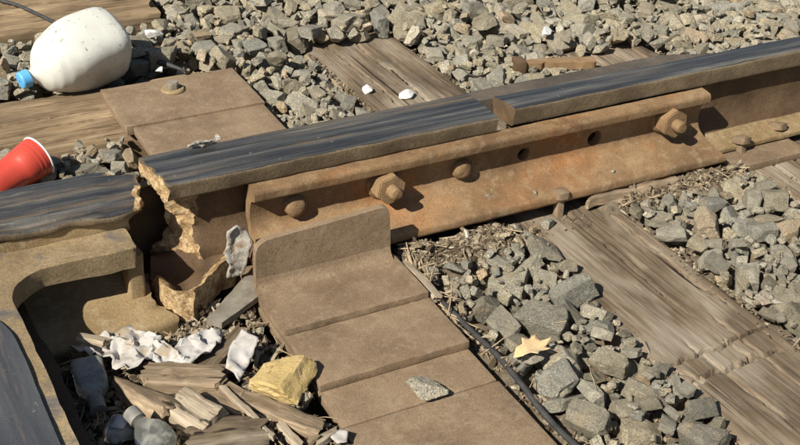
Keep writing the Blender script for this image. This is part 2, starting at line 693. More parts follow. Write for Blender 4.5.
gx, gy = axis_grid(-1.0, 2.3, .014), axis_grid(-1.2, 1.9, .014)
X, Y = np.meshgrid(gx, gy)
Zg = ground_height(X.ravel(), Y.ravel())
nx, ny = len(gx), len(gy)
idx = np.arange(nx * ny).reshape(ny, nx)
Fq = np.stack([idx[:-1, :-1], idx[:-1, 1:], idx[1:, 1:], idx[1:, :-1]], -1).reshape(-1, 4)
ground = link('ground', mkmesh('ground', np.column_stack([X.ravel(), Y.ravel(), Zg]), Fq, 'dirt', angle=None))
ground['kind'] = 'structure'

# ------------------------------------------------------------------ wooden ties
BLOCK = []           # (polygon in plan, height) for the stone packing


def tie_mesh(L, W, H, cracks, seed, breaks=(), dx=.01, rough=.0009, endrag=.0):
    """along local X, top at local z 0, centred in y"""
    top = np.linspace(-W / 2 + .008, W / 2 - .008, 120)
    prof = [(y, 0) for y in top[::-1]]
    side = lambda s: [(s * (W / 2 - .003), -.003), (s * W / 2, -.010), (s * W / 2, -.03), (s * W / 2, -.06), (s * W / 2, -H)]
    P = np.array([p for p in prof] + side(-1) + side(1)[::-1])
    n = int(L / dx)
    xs = np.linspace(-L / 2, L / 2, n + 1)
    m_ = len(P)
    V = np.zeros((len(xs), m_, 3))
    V[:, :, 0] = xs[:, None]
    V[:, :, 1] = P[None, :, 0]
    V[:, :, 2] = P[None, :, 1]
    V = V.reshape(-1, 3)
    Q = V * np.array([.08, 1, 1])
    ist = V[:, 2] > -.02
    V[:, 2] += np.where(ist, rough * fbm(Q, 90, seed, 3) + .0035 * fbm(V, 5, seed + 3, 2), 0)
    V[:, 1] += np.where(V[:, 2] < -.001, .003 * fbm(V * np.array([.2, 1, 1]), 40, seed + 7), 0)
    edge = np.exp(-((np.abs(V[:, 1]) - W / 2) / .012) ** 2)
    V[:, 2] -= np.where(ist, edge * (.004 + .005 * np.maximum(0, fbm(V, 14, seed + 9))), 0)
    xx = np.column_stack([V[:, 0], np.zeros(len(V)), np.zeros(len(V))])
    for ci, (y0, x0, x1, w, d, slope) in enumerate(cracks):
        yc = y0 + slope * (V[:, 0] - x0) + .004 * fbm(xx, 11, seed + 31 * ci) + .002 * fbm(xx, 60, seed + 5 + 31 * ci)
        win = sstep(x0 - .01, x0 + .06, V[:, 0]) * (1 - sstep(x1 - .06, x1 + .01, V[:, 0]))
        V[:, 2] -= np.where(ist, d * win * np.exp(-((V[:, 1] - yc) / w) ** 2), 0)
    for bi, (pl, w, d) in enumerate(breaks):
        pl = np.array(pl)
        A, B = pl[:-1], pl[1:]
        q = V[:, :2] + .006 * np.column_stack([fbm(V, 45, seed + 70 + bi), fbm(V, 40, seed + 71 + bi)])
        t = np.clip(((q[:, None] - A) * (B - A)).sum(2) / ((B - A) ** 2).sum(1), 0, 1)
        dd = np.linalg.norm(q[:, None] - (A + t[..., None] * (B - A)), axis=2).min(1)
        V[:, 2] -= np.where(ist, d * np.exp(-(dd / w) ** 2), 0)
    F = []
    for i in range(len(xs) - 1):
        for j in range(m_):
            k = (j + 1) % m_
            F.append([i * m_ + j, i * m_ + k, (i + 1) * m_ + k, (i + 1) * m_ + j][::-1])
    F.append([j for j in range(m_)])
    F.append([(len(xs) - 1) * m_ + j for j in range(m_)][::-1])
    if endrag:
        e = np.abs(V[:, 0]) > L / 2 - .001
        V[e, 0] += endrag * fbm(V[e] * np.array([0, 1, 1]), 60, seed + 40)
    return V, F


def place_tie(name, V, F, mat, loc, rotz, label, cat, group=None):
    o = link(name, mkmesh(name, V, F, mat, angle=40), loc=loc, rot=(0, 0, rotz))
    return tag(o, label, cat, group)


def block_rect(x0, x1, y0, y1, h=9.0):
    BLOCK.append((x0, x1, y0, y1, h))


# tie B: local x -> world -y (rotz -90): local (a, b) -> world (b, -a) + loc
tbx0 = .432
tbx1 = .679
TBX, TBW = (tbx0 + tbx1) / 2, tbx1 - tbx0
TBL, TBY = 1.95, -.17


def tieB_local(px_, py_):
    p = atz(px_, py_, TIE_Z)
    return (-(p[1] - TBY), p[0] - TBX)


br1 = [tieB_local(*p) for p in ((672, 366), (700, 352), (728, 341), (750, 331), (772, 322))]
br2 = [tieB_local(*p) for p in ((700, 384), (713, 373), (735, 363), (754, 357), (778, 348))]
br3 = [tieB_local(*p) for p in ((728, 341), (742, 350), (756, 358))]
br4 = [tieB_local(*p) for p in ((676, 368), (688, 374), (700, 381), (690, 392), (680, 398))]
V, F = tie_mesh(TBL, TBW, .17,
                [(.012, -.95, .30, .0024, .009, .008), (-.055, -.95, -.3, .0022, .007, .02), (.05, .29, .97, .0022, .007, .01),
                 (-.03, .33, .97, .0022, .006, .0), (.085, -.2, .3, .002, .005, 0)], 21,
                breaks=[(br1, .0026, .013), (br2, .0028, .014), (br3, .0022, .007), (br4, .0034, .010)], dx=.0034)
tieB = place_tie('railroad_tie', V, F, 'tie', (TBX, TBY, TIE_Z), -math.pi / 2,
                 'weathered grey-brown wooden tie with a jagged crosswise crack under the joint bar', 'railroad tie', 'wooden ties under the running rail')
BLOCK.append(('tieB',))
# tie C
tcx0 = atz(736, 170, TIE_Z)[0]
TCX, TCW = tcx0 + .115, .23
V, F = tie_mesh(1.5, TCW, .17, [(-.05, -.7, .4, .003, .011, .02), (.02, -.2, .7, .003, .012, 0), (.07, -.7, .7, .0028, .009, 0), (-.085, 0, .7, .003, .008, .01)], 53, dx=.0075)
tieC = place_tie('railroad_tie', V, F, 'tie', (TCX, -.12, TIE_Z), -math.pi / 2,
                 'brown wooden tie beneath the two-spike tie plate past the joint bar', 'railroad tie', 'wooden ties under the running rail')
BLOCK.append(('tieC',))
# long crossing timbers running along the rail
V, F = tie_mesh(1.25, .255, .17, [(-.05, -.6, .5, .0035, .014, .02), (.03, -.5, .6, .003, .012, -.02), (.075, -.6, .2, .003, .01, 0), (-.08, -.1, .6, .003, .010, 0)], 77, dx=.008, rough=.0032, endrag=.006)
T1 = place_tie('crossing_timber', V, F, 'timber', (-.455, .606, -.002), R_(-1), 'cracked brown timber running out from under the bolted base plate', 'timber')
block_rect(-1.2, .18, .472, .745)
V, F = tie_mesh(1.25, .24, .19, [(-.07, -.6, .6, .004, .014, .015), (.01, -.6, .5, .0035, .013, 0), (.07, -.5, .6, .003, .010, -.01), (-.105, -.6, .3, .004, .012, 0)], 91, dx=.008, rough=.0045, endrag=.008)
T2 = place_tie('crossing_timber', V, F, 'timber', (-.455, 1.125, .045), R_(-2.0), 'thick brown timber lying behind the milk jug with squared end', 'timber')
block_rect(-1.2, .19, .985, 1.27)
# support timbers hidden below the plates
V, F = tie_mesh(1.55, .17, .15, [], 5, dx=.03)
T3 = place_tie('crossing_timber', V, F, 'creosote', (.09, -.315, -.0305), -math.pi / 2, 'dark timber carrying the stepped base plate', 'timber')
# ------------------------------------------------------------------ broken rail (between the crossing frog and the joint)
def headprof(y0, y1, zt, h, r0=.012, r1=.012, sag=0.0, bot=.0):
    r0, r1 = r0 * .5, r1 * .5
    return round_poly([(y0, zt - .002 - sag, r0), (y0 + .004, zt - h, .004), (y0 + .02, zt - h + bot, .003), (y1 - .02, zt - h + bot, .003), (y1 - .004, zt - h, .004), (y1, zt - .002, r1), ((y0 + y1) / 2, zt, .02)][::-1], 4)


def rail_part(name, prof, s0, s1, mats, parent, f0=None, f1=None, amp=.0008, fr=35, ds=.006, dsl=.012, seed=0, cap0=0, cap1=0, stations=None, rough_cap=None, wear=False):
    V, F, MI = prism(prof, s0, s1, 'x', ds, dsl, f0, f1, cap0, cap1, stations)
    W = wear_of(V, F) if wear else None
    V = jitter(V, amp, fr, seed)
    if rough_cap:
        cm = np.zeros(len(V), bool)
        for f, k in zip(F, MI):
            if k == 1:
                cm[f] = True
        V[cm] = jitter(V[cm], rough_cap, 75, seed + 5, 4)
        if W is not None:
            W[cm] *= .3
    return link(name, mkmesh(name, V, F, mats, MI, 38, {'wear': W} if wear else None), parent)


def pend_head(q):
    y, z = q[:, 0], q[:, 1]
    P = np.column_stack([np.zeros(len(q)), y, z])
    return -.1335 - .012 * (y + .045) / .1 + .014 * sstep(.15, .11, z) + .004 * fbm(P, 45, 3)


def pend_web(q):
    y, z = q[:, 0], q[:, 1]
    P = np.column_stack([np.zeros(len(q)), y, z])
    b = np.interp(z, [0, .02, .06, .09, .12, .14], [-.134, -.136, -.120, -.122, -.130, -.134])
    fsl = np.interp(z, [0, .03, .065, .10, .13], [.03, .028, .026, .046, .055])
    return b + (0.014 - y) / .026 * fsl + .005 * fbm(P, 40, 4)


bro = thing('broken_rail', 'worn rail broken off at a rough golden fracture beside the crossing frog', 'rail')
rail_part('head', headprof(-.0455, .066, .1705, .032, .010, .014), -.135, .456, ['head', 'fracture'], bro, f0=pend_head, seed=1, cap0=1, rough_cap=.004, wear=True, amp=.0008, fr=22)
rail_part('web', round_poly([(-.016, .142), (-.012, .12, .01), (-.012, .06, .02), (-.034, .024, .02), (-.034, .0), (.03, .0), (.014, .05, .02), (.014, .142)]), -.12, .455, ['web', 'fracture'], bro, f0=pend_web, seed=2, cap0=1, rough_cap=.005, amp=.0015, fr=30)
bp_ = [(-.172, -.045), (-.166, -.10), (-.158, -.128), (-.133, -.142), (-.098, -.112), (-.062, -.082), (-.034, -.062), (.0, -.052), (.454, -.052), (.454, .08), (-.13, .08), (-.15, .02)]
V, F, MI = prism(np.array(bp_), -.018, .03, 'z', .008, .008)
toe_ = np.array([(-.170, -.075), (-.158, -.128), (-.133, -.142), (-.098, -.112), (-.062, -.082), (-.034, -.062)])


def toe_dist(q):
    A, B = toe_[:-1], toe_[1:]
    t = np.clip(((q[:, None] - A) * (B - A)).sum(2) / ((B - A) ** 2).sum(1), 0, 1)
    return np.linalg.norm(q[:, None] - (A + t[..., None] * (B - A)), axis=2).min(1)


dtoe = toe_dist(V[:, :2])
ridge = .026 * np.exp(-(dtoe / .019) ** 2)
V[:, 2] = np.where(V[:, 2] > -.005, np.where(V[:, 0] < .0, .006 + ridge + .020 * np.exp(-((V[:, 1] + .01) / .025) ** 2) - (.03 - V[:, 2]) * .8, V[:, 2]), V[:, 2])
cen = np.array([V[f].mean(0) for f in F])
dc = toe_dist(cen[:, :2])
MI = [1 if (c[0] < -.03 and c[1] < .02 and (d_ < .022)) else 0 for c, d_ in zip(cen, dc + .008 * fbm(cen, 60, 4))]
V[:, 2] = np.where((V[:, 2] > -.01) & (V[:, 1] < -.052) & (V[:, 0] > 0), np.minimum(V[:, 2], .01), V[:, 2])
V = jitter(V, .0045, 42, 8, 4)
link('base', mkmesh('base', V, F, ['web', 'fracture'], MI, 38), bro)  # dark base material paints the shade in the hollow behind the toe
block_rect(-.2, 2.6, -.10, .10)

# ------------------------------------------------------------------ running rail on the right and the strip behind it
STA = np.concatenate([np.linspace(0, .55, 60), np.linspace(.57, 1, 12)])
run = thing('running_rail', 'long straight worn rail bolted to the right end of the joint bar', 'rail')


def rend(q):
    P = np.column_stack([np.zeros(len(q)), q])
    return .499 - .16 * (q[:, 0] + .033) + .0015 * fbm(P, 60, 2)


rail_part('head', headprof(-.033, .029, .173, .038, .010, .008), .505, 3.3, ['head', 'web'], run, f0=rend, seed=11, cap0=1, wear=True, stations=STA, amp=.0008)
rail_part('web', round_poly([(-.009, .142), (-.009, .06, .03), (-.03, .026, .01), (-.03, .012), (.03, .012), (.03, .026, .01), (.009, .06, .03), (.009, .142)]), .51, 3.3, ['web'], run, seed=12, stations=STA)
rail_part('base', round_poly([(-.072, .003, .003), (-.072, .014, .004), (-.028, .030, .01), (.028, .030, .01), (.072, .014, .004), (.072, .003, .003)]), .47, 3.3, ['cast'], run, seed=13, stations=STA)
rail_part('head_backing', round_poly([(.034, .125), (.034, .1655, .002), (.074, .1665, .006), (.074, .125, .004)]), .4615, .97,
          ['strip'], run, f1=lambda q: 1.02 - 3.2 * (q[:, 0] - .03), seed=14)
stripo = [o for o in run.children if o.name.startswith('head_backing')][0]
stripo['label'] = 'low worn steel strip lying along the back of the rail head'

# ------------------------------------------------------------------ joint bar
bar = thing('joint_bar', 'orange-brown rusted joint bar with hex nuts and two empty bolt holes', 'joint bar')
bprof = round_poly([(-.036, .1385, .002), (-.0625, .1365, .0025), (-.0655, .131, .0025), (-.0645, .1175, .002), (-.046, .110, .008), (-.040, .078, .01), (-.046, .056, .02), (-.078, .041, .02), (-.116, .0285, .005), (-.1175, .014, .005), (-.108, .008, .004), (-.07, .022, .01), (-.030, .04, .01), (-.022, .075, .01), (-.026, .11, .01)], 4)


def bar_end(q):
    return .914 + .016 * sstep(.05, .02, q[:, 1])


V, F, MI = prism(bprof, 0, .914, 'x', .005, .007, None, bar_end)
V = jitter(V, .0006, 40, 31)
me = mkmesh('bar', V, F, 'bar', MI, 38)
barb = link('bar', me, bar)
HOLES = []
for (hx, hy, hr) in ((525, 155, .0125), (596, 139, .0155)):
    p = aty(hx, hy, -.046)
    HOLES.append((p, hr))
cutters = []
for p, hr in HOLES:
    cv, cf, _ = lathe([(-.03, hr), (.03, hr)], 28)
    cm_ = bpy.data.meshes.new('hole')
    cv = xform(cv, frame((p[0], -.045, p[2]), (0, -1, 0)))
    cm_.from_pydata([tuple(v) for v in cv], [], cf)
    co_ = bpy.data.objects.new('hole_cutter', cm_)
    COL.objects.link(co_)
    md = barb.modifiers.new('hole', 'BOOLEAN')
    md.operation = 'DIFFERENCE'
    md.object = co_
    md.solver = 'EXACT'
    cutters.append(co_)
dg = bpy.context.evaluated_depsgraph_get()
dg.update()
newme = bpy.data.meshes.new_from_object(barb.evaluated_get(dg))
barb.modifiers.clear()
barb.data = newme
newme.materials.clear()
newme.materials.append(MAT['bar'])
for c_ in cutters:
    bpy.data.objects.remove(c_)


def hexnut(r, h):
    bm = bmesh.new()
    vs_ = [[bm.verts.new((r * math.cos(math.pi / 3 * k), r * math.sin(math.pi / 3 * k), z)) for k in range(6)] for z in (0, h)]
    bm.faces.new(vs_[0][::-1])
    bm.faces.new(vs_[1])
    for k in range(6):
        bm.faces.new((vs_[0][k], vs_[0][(k + 1) % 6], vs_[1][(k + 1) % 6], vs_[1][k]))
    bmesh.ops.bevel(bm, geom=bm.edges[:], offset=.0018, segments=2, affect='EDGES')
    bmesh.ops.subdivide_edges(bm, edges=[e for e in bm.edges if e.calc_length() > .012], cuts=2, use_grid_fill=True)
    r_ = from_bm(bm)
    bm.free()
    return r_


for k, (hx, hy, rr, twist) in enumerate(((392, 191, .0275, .30), (676, 125, .0285, .55))):
    p = aty(hx, hy, -.078)
    fr_ = frame((p[0], -.0425, p[2]), (.0, -1, .03), (math.cos(twist), 0, math.sin(twist)))
    V, F, MI = hexnut(rr, .030)
    V[:, 2] += .006
    nut = link('nut', mkmesh('nut', jitter(xform(V, fr_), .0006, 80, 40 + k), F, 'bolt', MI, 40), bar)
    V, F, MI = lathe([(-.004, .024), (-.004, .031), (.003, .0315), (.0065, .029), (.0065, .02)], 28)
    link('washer', mkmesh('washer', jitter(xform(V, fr_), .0007, 90, 4), F, 'bolt', MI, 40), nut)
    V, F, MI = lathe([(.02, .0115), (.038, .0118), (.05, .0115), (.0545, .0095), (.0555, .004)], 20)
    link('bolt_end', mkmesh('bolt_end', jitter(xform(V, fr_), .0009, 120, 44), F, 'bolt', MI, 40), nut)
for k, (hx, hy, rr) in enumerate(((298, 209, .0195), (465, 172, .0185))):
    p = aty(hx, hy, -.058)
    fr_ = frame((p[0], -.0415, p[2]), (.0, -1, .05))
    V, F, MI = lathe([(-.01, rr * .9), (.0, rr * 1.04), (.007, rr * 1.02), (.0085, rr * .95), (.013, rr * .86), (.0165, rr * .62), (.0175, rr * .3), (.0178, .002)], 26)
    link('bolt_head', mkmesh('bolt_head', jitter(xform(V, fr_), .0014, 70, 50 + k), F, 'bolt', MI, 50), bar)

# ------------------------------------------------------------------ stepped base plate with the upright brace (front)
sp_ = thing('stepped_base_plate', 'brown rusted stepped base plate with an upright brace against the joint bar', 'base plate')
PX0, PX1 = -.034, .209


def slab(name, x0, x1, y0, y1, z0, z1, mat, parent, bev=.0015, amp=.0005, seed=0, cuts=14, rag=0.0):
    V, F, MI = bevbox(x0, x1, y0, y1, z0, z1, bev, 20)
    V = jitter(V, amp, 28, seed)
    if rag:
        e = np.abs(V[:, 1] - y0) < .006
        V[e, 1] += rag * fbm(V[e] * np.array([1, .2, 1]), 60, seed + 4, 3)
    return link(name, mkmesh(name, V, F, mat, MI, 38), parent)


yr1 = (atz(290, 331, .012)[1] + atz(425, 291, .012)[1]) / 2
yr2 = (atz(319, 383, .0)[1] + atz(471, 343, .0)[1]) / 2
yr3 = (atz(341, 427, -.014)[1] + atz(500, 381, -.014)[1]) / 2
UP = -.146
# angle: upright prism in (x,z), sheet, fillet
up = round_poly([(PX0 + .002, .004, 0), (PX0 + .002, .096, .026), (PX1 - .012, .108, .016), (PX1 - .006, .004, 0)], 6)
A1 = prism(up, UP, UP + .0125, 'y', .008, .006)
A2 = prism(round_poly([(UP + .006, .0005, .001), (UP + .006, .012, 0), (yr1 + .001, .012, .0015), (yr1, .0005, .001)], 3), PX0, PX1, 'x', .010, .010)
A3 = prism(round_poly([(UP + .004, .009), (UP - .020, .0105), (UP - .010, .0145), (UP - .003, .0215), (UP + .001, .034), (UP + .004, .034)], 2), PX0 + .003, PX1 - .008, 'x', .006, .010)
V, F, MI = join(A1, A2, A3)
e = V[:, 1] < yr1 + .006
V = jitter(V, .0005, 26, 61)
V[e, 1] += .0014 * fbm(V[e] * np.array([1, .2, 1]), 90, 62, 4)
link('brace', mkmesh('brace', V, F, 'plate', MI, 40), sp_)
slab('step', PX0 + .001, PX1 + .002, yr2, -.06, -.0135, 0.0, 'plate', sp_, seed=65, rag=.0018)
slab('step', PX0 - .001, PX1 + .001, yr3 + .001, -.06, -.0295, -.0142, 'plate', sp_, seed=66, bev=.0015)
slab('step', PX0 - .003, PX1 + .003, -1.05, yr3 - .001, -.0298, -.0145, 'plate', sp_, seed=67, bev=.0015)
block_rect(PX0 - .008, PX1 + .012, -1.05, .1)
block_rect(.2, .236, -1.05, -.16)

# rear base plate
rp = thing('base_plate', 'flat brown rusted plate behind the rail with one bolt', 'base plate')
slab('plate', -.060, .226, .466, .655, .003, .0222, 'plate', rp, seed=71, bev=.0012)
slab('plate', -.047, .222, .075, .465, .003, .019, 'plate', rp, seed=72, bev=.0022)
p = atz(173, 91, .02)
V, F, MI = lathe([(.018, .012), (.018, .0235), (.0215, .0245), (.0245, .022), (.0245, .012)], 30)
bo = hexnut(.0135, .014)
W_ = link('washer', mkmesh('washer', V + np.array([p[0], p[1], 0.003]), F, 'cast', MI, 40), rp)
link('bolt', mkmesh('bolt', bo[0] + np.array([p[0], p[1], .0265]), bo[1], 'shard', bo[2], 40), W_)
block_rect(-.066, .232, .06, .662)
# tie plate on tie C
tp = slab('tie_plate', .945, 1.135, -.128, .13, TIE_Z + .0015, .001, 'plate', None, seed=75)
tag(tp, 'rusted tie plate with two spikes under the right-hand rail base', 'tie plate')


def spike(p, top, lean, label, s=1.0, yaw=0.0):
    """p base on the tie, top = height of the head underside"""
    h = top
    a = bevbox(-.0085 * s, .0085 * s, -.0085 * s, .0085 * s, -.05, h, .0015)
    hd = round_poly([(-.017 * s, -.018 * s, .008), (.017 * s, -.018 * s, .008), (.019 * s, .022 * s, .01), (-.019 * s, .022 * s, .01)], 4)
    b = prism(hd, h - .004, h + .009 * s, 'z', .006, .005)
    bV = b[0].copy()
    topm = bV[:, 2] > h
    bV[topm, 2] += .005 * s * (1 - (np.linalg.norm(bV[topm, :2], axis=1) / (.022 * s)) ** 2)
    V, F, MI = join(a, (bV, b[1], b[2]))
    V = jitter(V, .0012, 90, int(p[0] * 900))
    M_ = Matrix.Translation(Vector([float(c) for c in p])) @ Euler((lean[0], lean[1], yaw)).to_matrix().to_4x4()
    o = link('rail_spike', mkmesh('rail_spike', xform(V, M_), F, 'plate', MI, 40))
    return tag(o, label, 'rail spike', 'rail spikes')


ps = atz(558, 215, TIE_Z)
spike(ps, .040, (R_(-4), R_(2), 0), 'tall rusted spike standing in the cracked tie before the joint bar', .82)
for (qx, qy, lb) in ((741, 152, 'leaning spike in the tie plate next to the end of the joint bar'), (777, 138, 'leaning spike in the tie plate farther along from the joint bar')):
    p = atz(qx, qy, .001)
    spike(p, .022, (R_(-14), R_(10), 0), lb, .82, R_(10))

# rusty rail anchor on the far side
p0, p1 = atz(516, 69, -.0), atz(595, 66, .0)
anc = thing('rail_anchor', 'short rusty flat bar lying on the dark tie behind the rail', 'rail anchor')
d = (p1 - p0)
d[2] = 0
L = np.linalg.norm(d)
fr_ = Matrix.Translation(Vector((p0[0], p0[1], -.001))) @ Matrix.Rotation(math.atan2(d[1], d[0]), 4, 'Z')
pl = round_poly([(0, -.012, .003), (.055, -.013, .006), (.062, -.004, .004), (.07, -.012, .004), (L * .72, -.013, .01), (L * .8, -.017, .01), (L, -.016, .012), (L, .016, .012), (L * .8, .018, .01), (0, .014, .003)], 3)
V, F, MI = prism(pl, .0, .018, 'z', .008, .008)
link('shank', mkmesh('shank', jitter(xform(V, fr_), .0016, 50, 81), F, 'bar', MI, 40), anc)
V, F, MI = bevbox(-.006, .018, -.02, .02, -.004, .024, .004, 1)
link('jaw', mkmesh('jaw', jitter(xform(V, fr_), .0016, 50, 82), F, 'web', MI, 40), anc)

# ------------------------------------------------------------------ crossing frog (left)
frog = thing('crossing_frog', 'heavy rusted crossing frog casting with worn top and broken end', 'crossing frog')


def fend(q):
    P = np.column_stack([np.zeros(len(q)), q])
    y = q[:, 0]
    return np.interp(y, [-.05, -.03, .02, .057, .082, .095], [-.178, -.170, -.160, -.156, -.192, -.235]) + .0045 * fbm(P, 55, 9)


hp = round_poly([(-.043, .140, .012), (-.042, .128, .004), (-.032, .120, .004), (.07, .118, .004), (.09, .122, .01), (.092, .145, .014), (.03, .1495, .03)][::-1], 4)
V, F, MI = prism(hp, -1.2, -.17, 'x', .006, .009, None, fend, 0, 1, None)
W = wear_of(V, F, .35, .8)
front = sstep(-.0, -.043, V[:, 1])
V[:, 2] += -.004 * front * fbm(V * np.array([1, 0, 0]), 18, 3, 2) - .004 * sstep(-.24, -.18, V[:, 0]) * (V[:, 2] > .13)
V[:, 1] += -.006 * front * fbm(V * np.array([1, 0, 0]), 14, 5, 2)
V = jitter(V, .0018, 24, 91, 4)
cm = np.zeros(len(V), bool)
for f, k in zip(F, MI):
    if k == 1:
        cm[f] = True
V[cm] = jitter(V[cm], .005, 60, 92, 4)
W[cm] *= .4
cen = np.array([V[f].mean(0) for f in F])
lim_ = fend(cen[:, 1:]) - .006 - .010 * np.maximum(0, fbm(cen, 50, 12))
MI = [1 if (k == 1 or (c[0] > l_ and c[2] < .143)) else 0 for k, c, l_ in zip(MI, cen, lim_)]
link('rail_head', mkmesh('rail_head', V, F, ['head', 'fracture'], MI, 40, {'wear': W}), frog)


def fend2(q):
    P = np.column_stack([np.zeros(len(q)), q])
    return np.interp(q[:, 1], [-.03, .02, .06, .1, .14], [-.180, -.188, -.203, -.196, -.178]) + .095 * sstep(.03, .055, q[:, 0]) + .004 * fbm(P, 60, 10)  # rear side lengthened to close the view and keep the gap dark


# wall under the head, sweeping out to the foot
wp = round_poly([(-.034, .125), (-.034, .10, .006), (-.014, .085, .02), (-.014, .05, .03), (-.055, .018, .03), (-.125, .004, .01), (-.148, -.008, .008), (-.148, -.035), (.10, -.035), (.07, .02, .02), (.06, .125)], 5)
V, F, MI = prism(wp, -1.2, -.19, 'x', .008, .012, None, fend2, 0, 1)
V = jitter(V, .0025, 26, 95, 4)
toe = (V[:, 1] < -.1) & (V[:, 0] > -.26)
V[toe, 0] += .02 * sstep(-.1, -.15, V[toe, 1]) * sstep(-.26, -.19, V[toe, 0])
cm = np.zeros(len(V), bool)
for f, k in zip(F, MI):
    if k == 1:
        cm[f] = True
V[cm] = jitter(V[cm], .0045, 60, 96, 4)
cen = np.array([V[f].mean(0) for f in F])
MI = [2 if (k == 1 and c[1] > .02) else k for k, c in zip(MI, cen)]  # rear of the end cap painted dark, standing in for shade in the gap
link('wall', mkmesh('wall', V, F, ['cast', 'fracture', 'web'], MI, 42), frog)


def plan_part(name, pts, z0, z1, bev, mat, amp=.0015, seed=0, wear=None, seg=4, dome=0):
    P = resample(round_poly(pts, 8), .02)
    bm = bmesh.new()
    area = np.sum(P[:, 0] * np.roll(P[:, 1], -1) - np.roll(P[:, 0], -1) * P[:, 1])
    if area < 0:
        P = P[::-1]
    lo = [bm.verts.new((x, y, z0)) for x, y in P]
    hi = [bm.verts.new((x, y, z1)) for x, y in P]
    n = len(P)
    for i in range(n):
        bm.faces.new((lo[i], lo[(i + 1) % n], hi[(i + 1) % n], hi[i]))
    ft = bm.faces.new(hi)
    fb = bm.faces.new(lo[::-1])
    bmesh.ops.bevel(bm, geom=list(ft.edges) + list(fb.edges), offset=bev, segments=seg, affect='EDGES', profile=.55)
    bmesh.ops.triangulate(bm, faces=[f for f in bm.faces if len(f.verts) > 4])
    for _ in range(5):
        es = [e for e in bm.edges if e.calc_length() > .03]
        if not es:
            break
        bmesh.ops.subdivide_edges(bm, edges=es, cuts=1)
        bmesh.ops.triangulate(bm, faces=[f for f in bm.faces if len(f.verts) > 4])
    V, F, MI = from_bm(bm)
    bm.free()
    W = wear_of(V, F, .3, .8) if wear else None
    V = jitter(V, amp, 24, seed, 4)
    return link(name, mkmesh(name, V, F, mat, MI, 45, {'wear': W} if wear else None), frog)


arc = [(-.332 + .063 * math.cos(a), -.163 + .063 * math.sin(a)) for a in np.linspace(math.pi / 2, math.pi, 12)]
ledge_pts = [(-1.2, -.025, 0), (-.203, -.025, 0), (-.199, -.100, .006)] + [(x, y, 0) for x, y in arc] + [(-.391, -.31, 0), (-.375, -1.2, 0), (-1.2, -1.2, 0)]
plan_part('ledge', ledge_pts, .074, .106, .010, 'ledge', .002, 101, wear=True)
plan_part('rib', [(-.214, -.005, 0), (-.196, -.005, .003), (-.190, -.088, .006), (-.216, -.088, .006)], -.02, .084, .004, 'cast', .0022, 106)
plan_part('cross_rail_head', [(-.62, -.150, .03), (-.450, -.150, .05), (-.411, -.24, .03), (-.400, -1.2, 0), (-.62, -1.2, 0)], .09, .1125, .006, 'head_y', .0012, 102, wear=True)
plan_part('cross_rail_base', [(-.62, -.0, 0), (-.376, -.0, .04), (-.362, -.25, 0), (-.362, -1.2, 0), (-.62, -1.2, 0)], -.03, .042, .014, 'web', .002, 103)
plan_part('cross_rail_web', [(-.60, -.0, 0), (-.42, -.0, .04), (-.42, -1.2, 0), (-.60, -1.2, 0)], .03, .08, .005, 'web', .002, 104)
block_rect(-1.3, -.165, -.16, .085)
block_rect(-1.3, -.36, -1.3, -.1)
# ------------------------------------------------------------------ ballast: stones dropped one by one onto a height map
RES = .004
HX0, HY0 = -.8, -1.05
HNX, HNY = int(3.1 / RES), int(2.9 / RES)
hx = HX0 + (np.arange(HNX) + .5) * RES
hy = HY0 + (np.arange(HNY) + .5) * RES
GX, GY = np.meshgrid(hx, hy)
H = ground_height(GX.ravel(), GY.ravel()).reshape(HNY, HNX)
LIM = np.full_like(H, .012)                       # how high the stones may reach
LIM[GY > .05] = .012
LIM = np.where(GY > .66, .03, LIM)
LIM[(GX > -.24) & (GX < -.04) & (GY < .2) & (GY > .05)] = -9
H[(GX > -.24) & (GX < -.04) & (GY < .2) & (GY > .05)] = 9
pitm = (GX > -.40) & (GX < -.03) & (GY < -.06)
LIM[pitm] = -.012
bare = ((GY > -.19) & (GY < -.10) & (GX > .2) & (GX < .46))
LIM[bare] = -.02
bare2 = ((GY > -.16) & (GY < -.08) & (GX > .62) & (GX < .96))
LIM[bare2] = -.028
for b in BLOCK:
    if b[0] == 'tieB':
        mk = (GX > TBX - TBW / 2 - .002) & (GX < TBX + TBW / 2 + .002) & (GY < .8)
        H[mk] = np.maximum(H[mk], TIE_Z)
        ledge_ = mk & (GX < TBX - TBW / 2 + .052 * sstep(-.62, -.2, GY)) & (GY < -.1)
        LIM[mk & (GY < .36) & ~ledge_] = -9
        LIM[ledge_] = .0
        core = mk & (GY >= .36) & (GY < .75) & (GX > TBX - TBW / 2 - .001)
        near_ = (GX > TBX - TBW / 2 - .06) & (GX < TBX - TBW / 2) & (GY > .36) & (GY < .75)
        LIM[near_] = -.008
        LIM[core] = -9
        LIM[mk & (GY >= .36) & ~core] = .035
    elif b[0] == 'tieC':
        mk = (GX > TCX - TCW / 2 - .002) & (GX < TCX + TCW / 2 + .002) & (GY < .62) & (GY > -.87)
        H[mk] = np.maximum(H[mk], TIE_Z)
        LIM[mk & (GY < .47)] = -9
        LIM[mk & (GY >= .47)] = .03
    else:
        mk = (GX > b[0]) & (GX < b[1]) & (GY > b[2]) & (GY < b[3])
        H[mk] = b[4]
        LIM[mk] = -9
ID = np.full(H.shape, -1, np.int32)


def ico(sub):
    bm = bmesh.new()
    bmesh.ops.create_icosphere(bm, subdivisions=sub, radius=1)
    r = from_bm(bm)
    bm.free()
    return r[0], r[1]


ICO3, ICO2, ICO1 = ico(5), ico(4), ico(3)


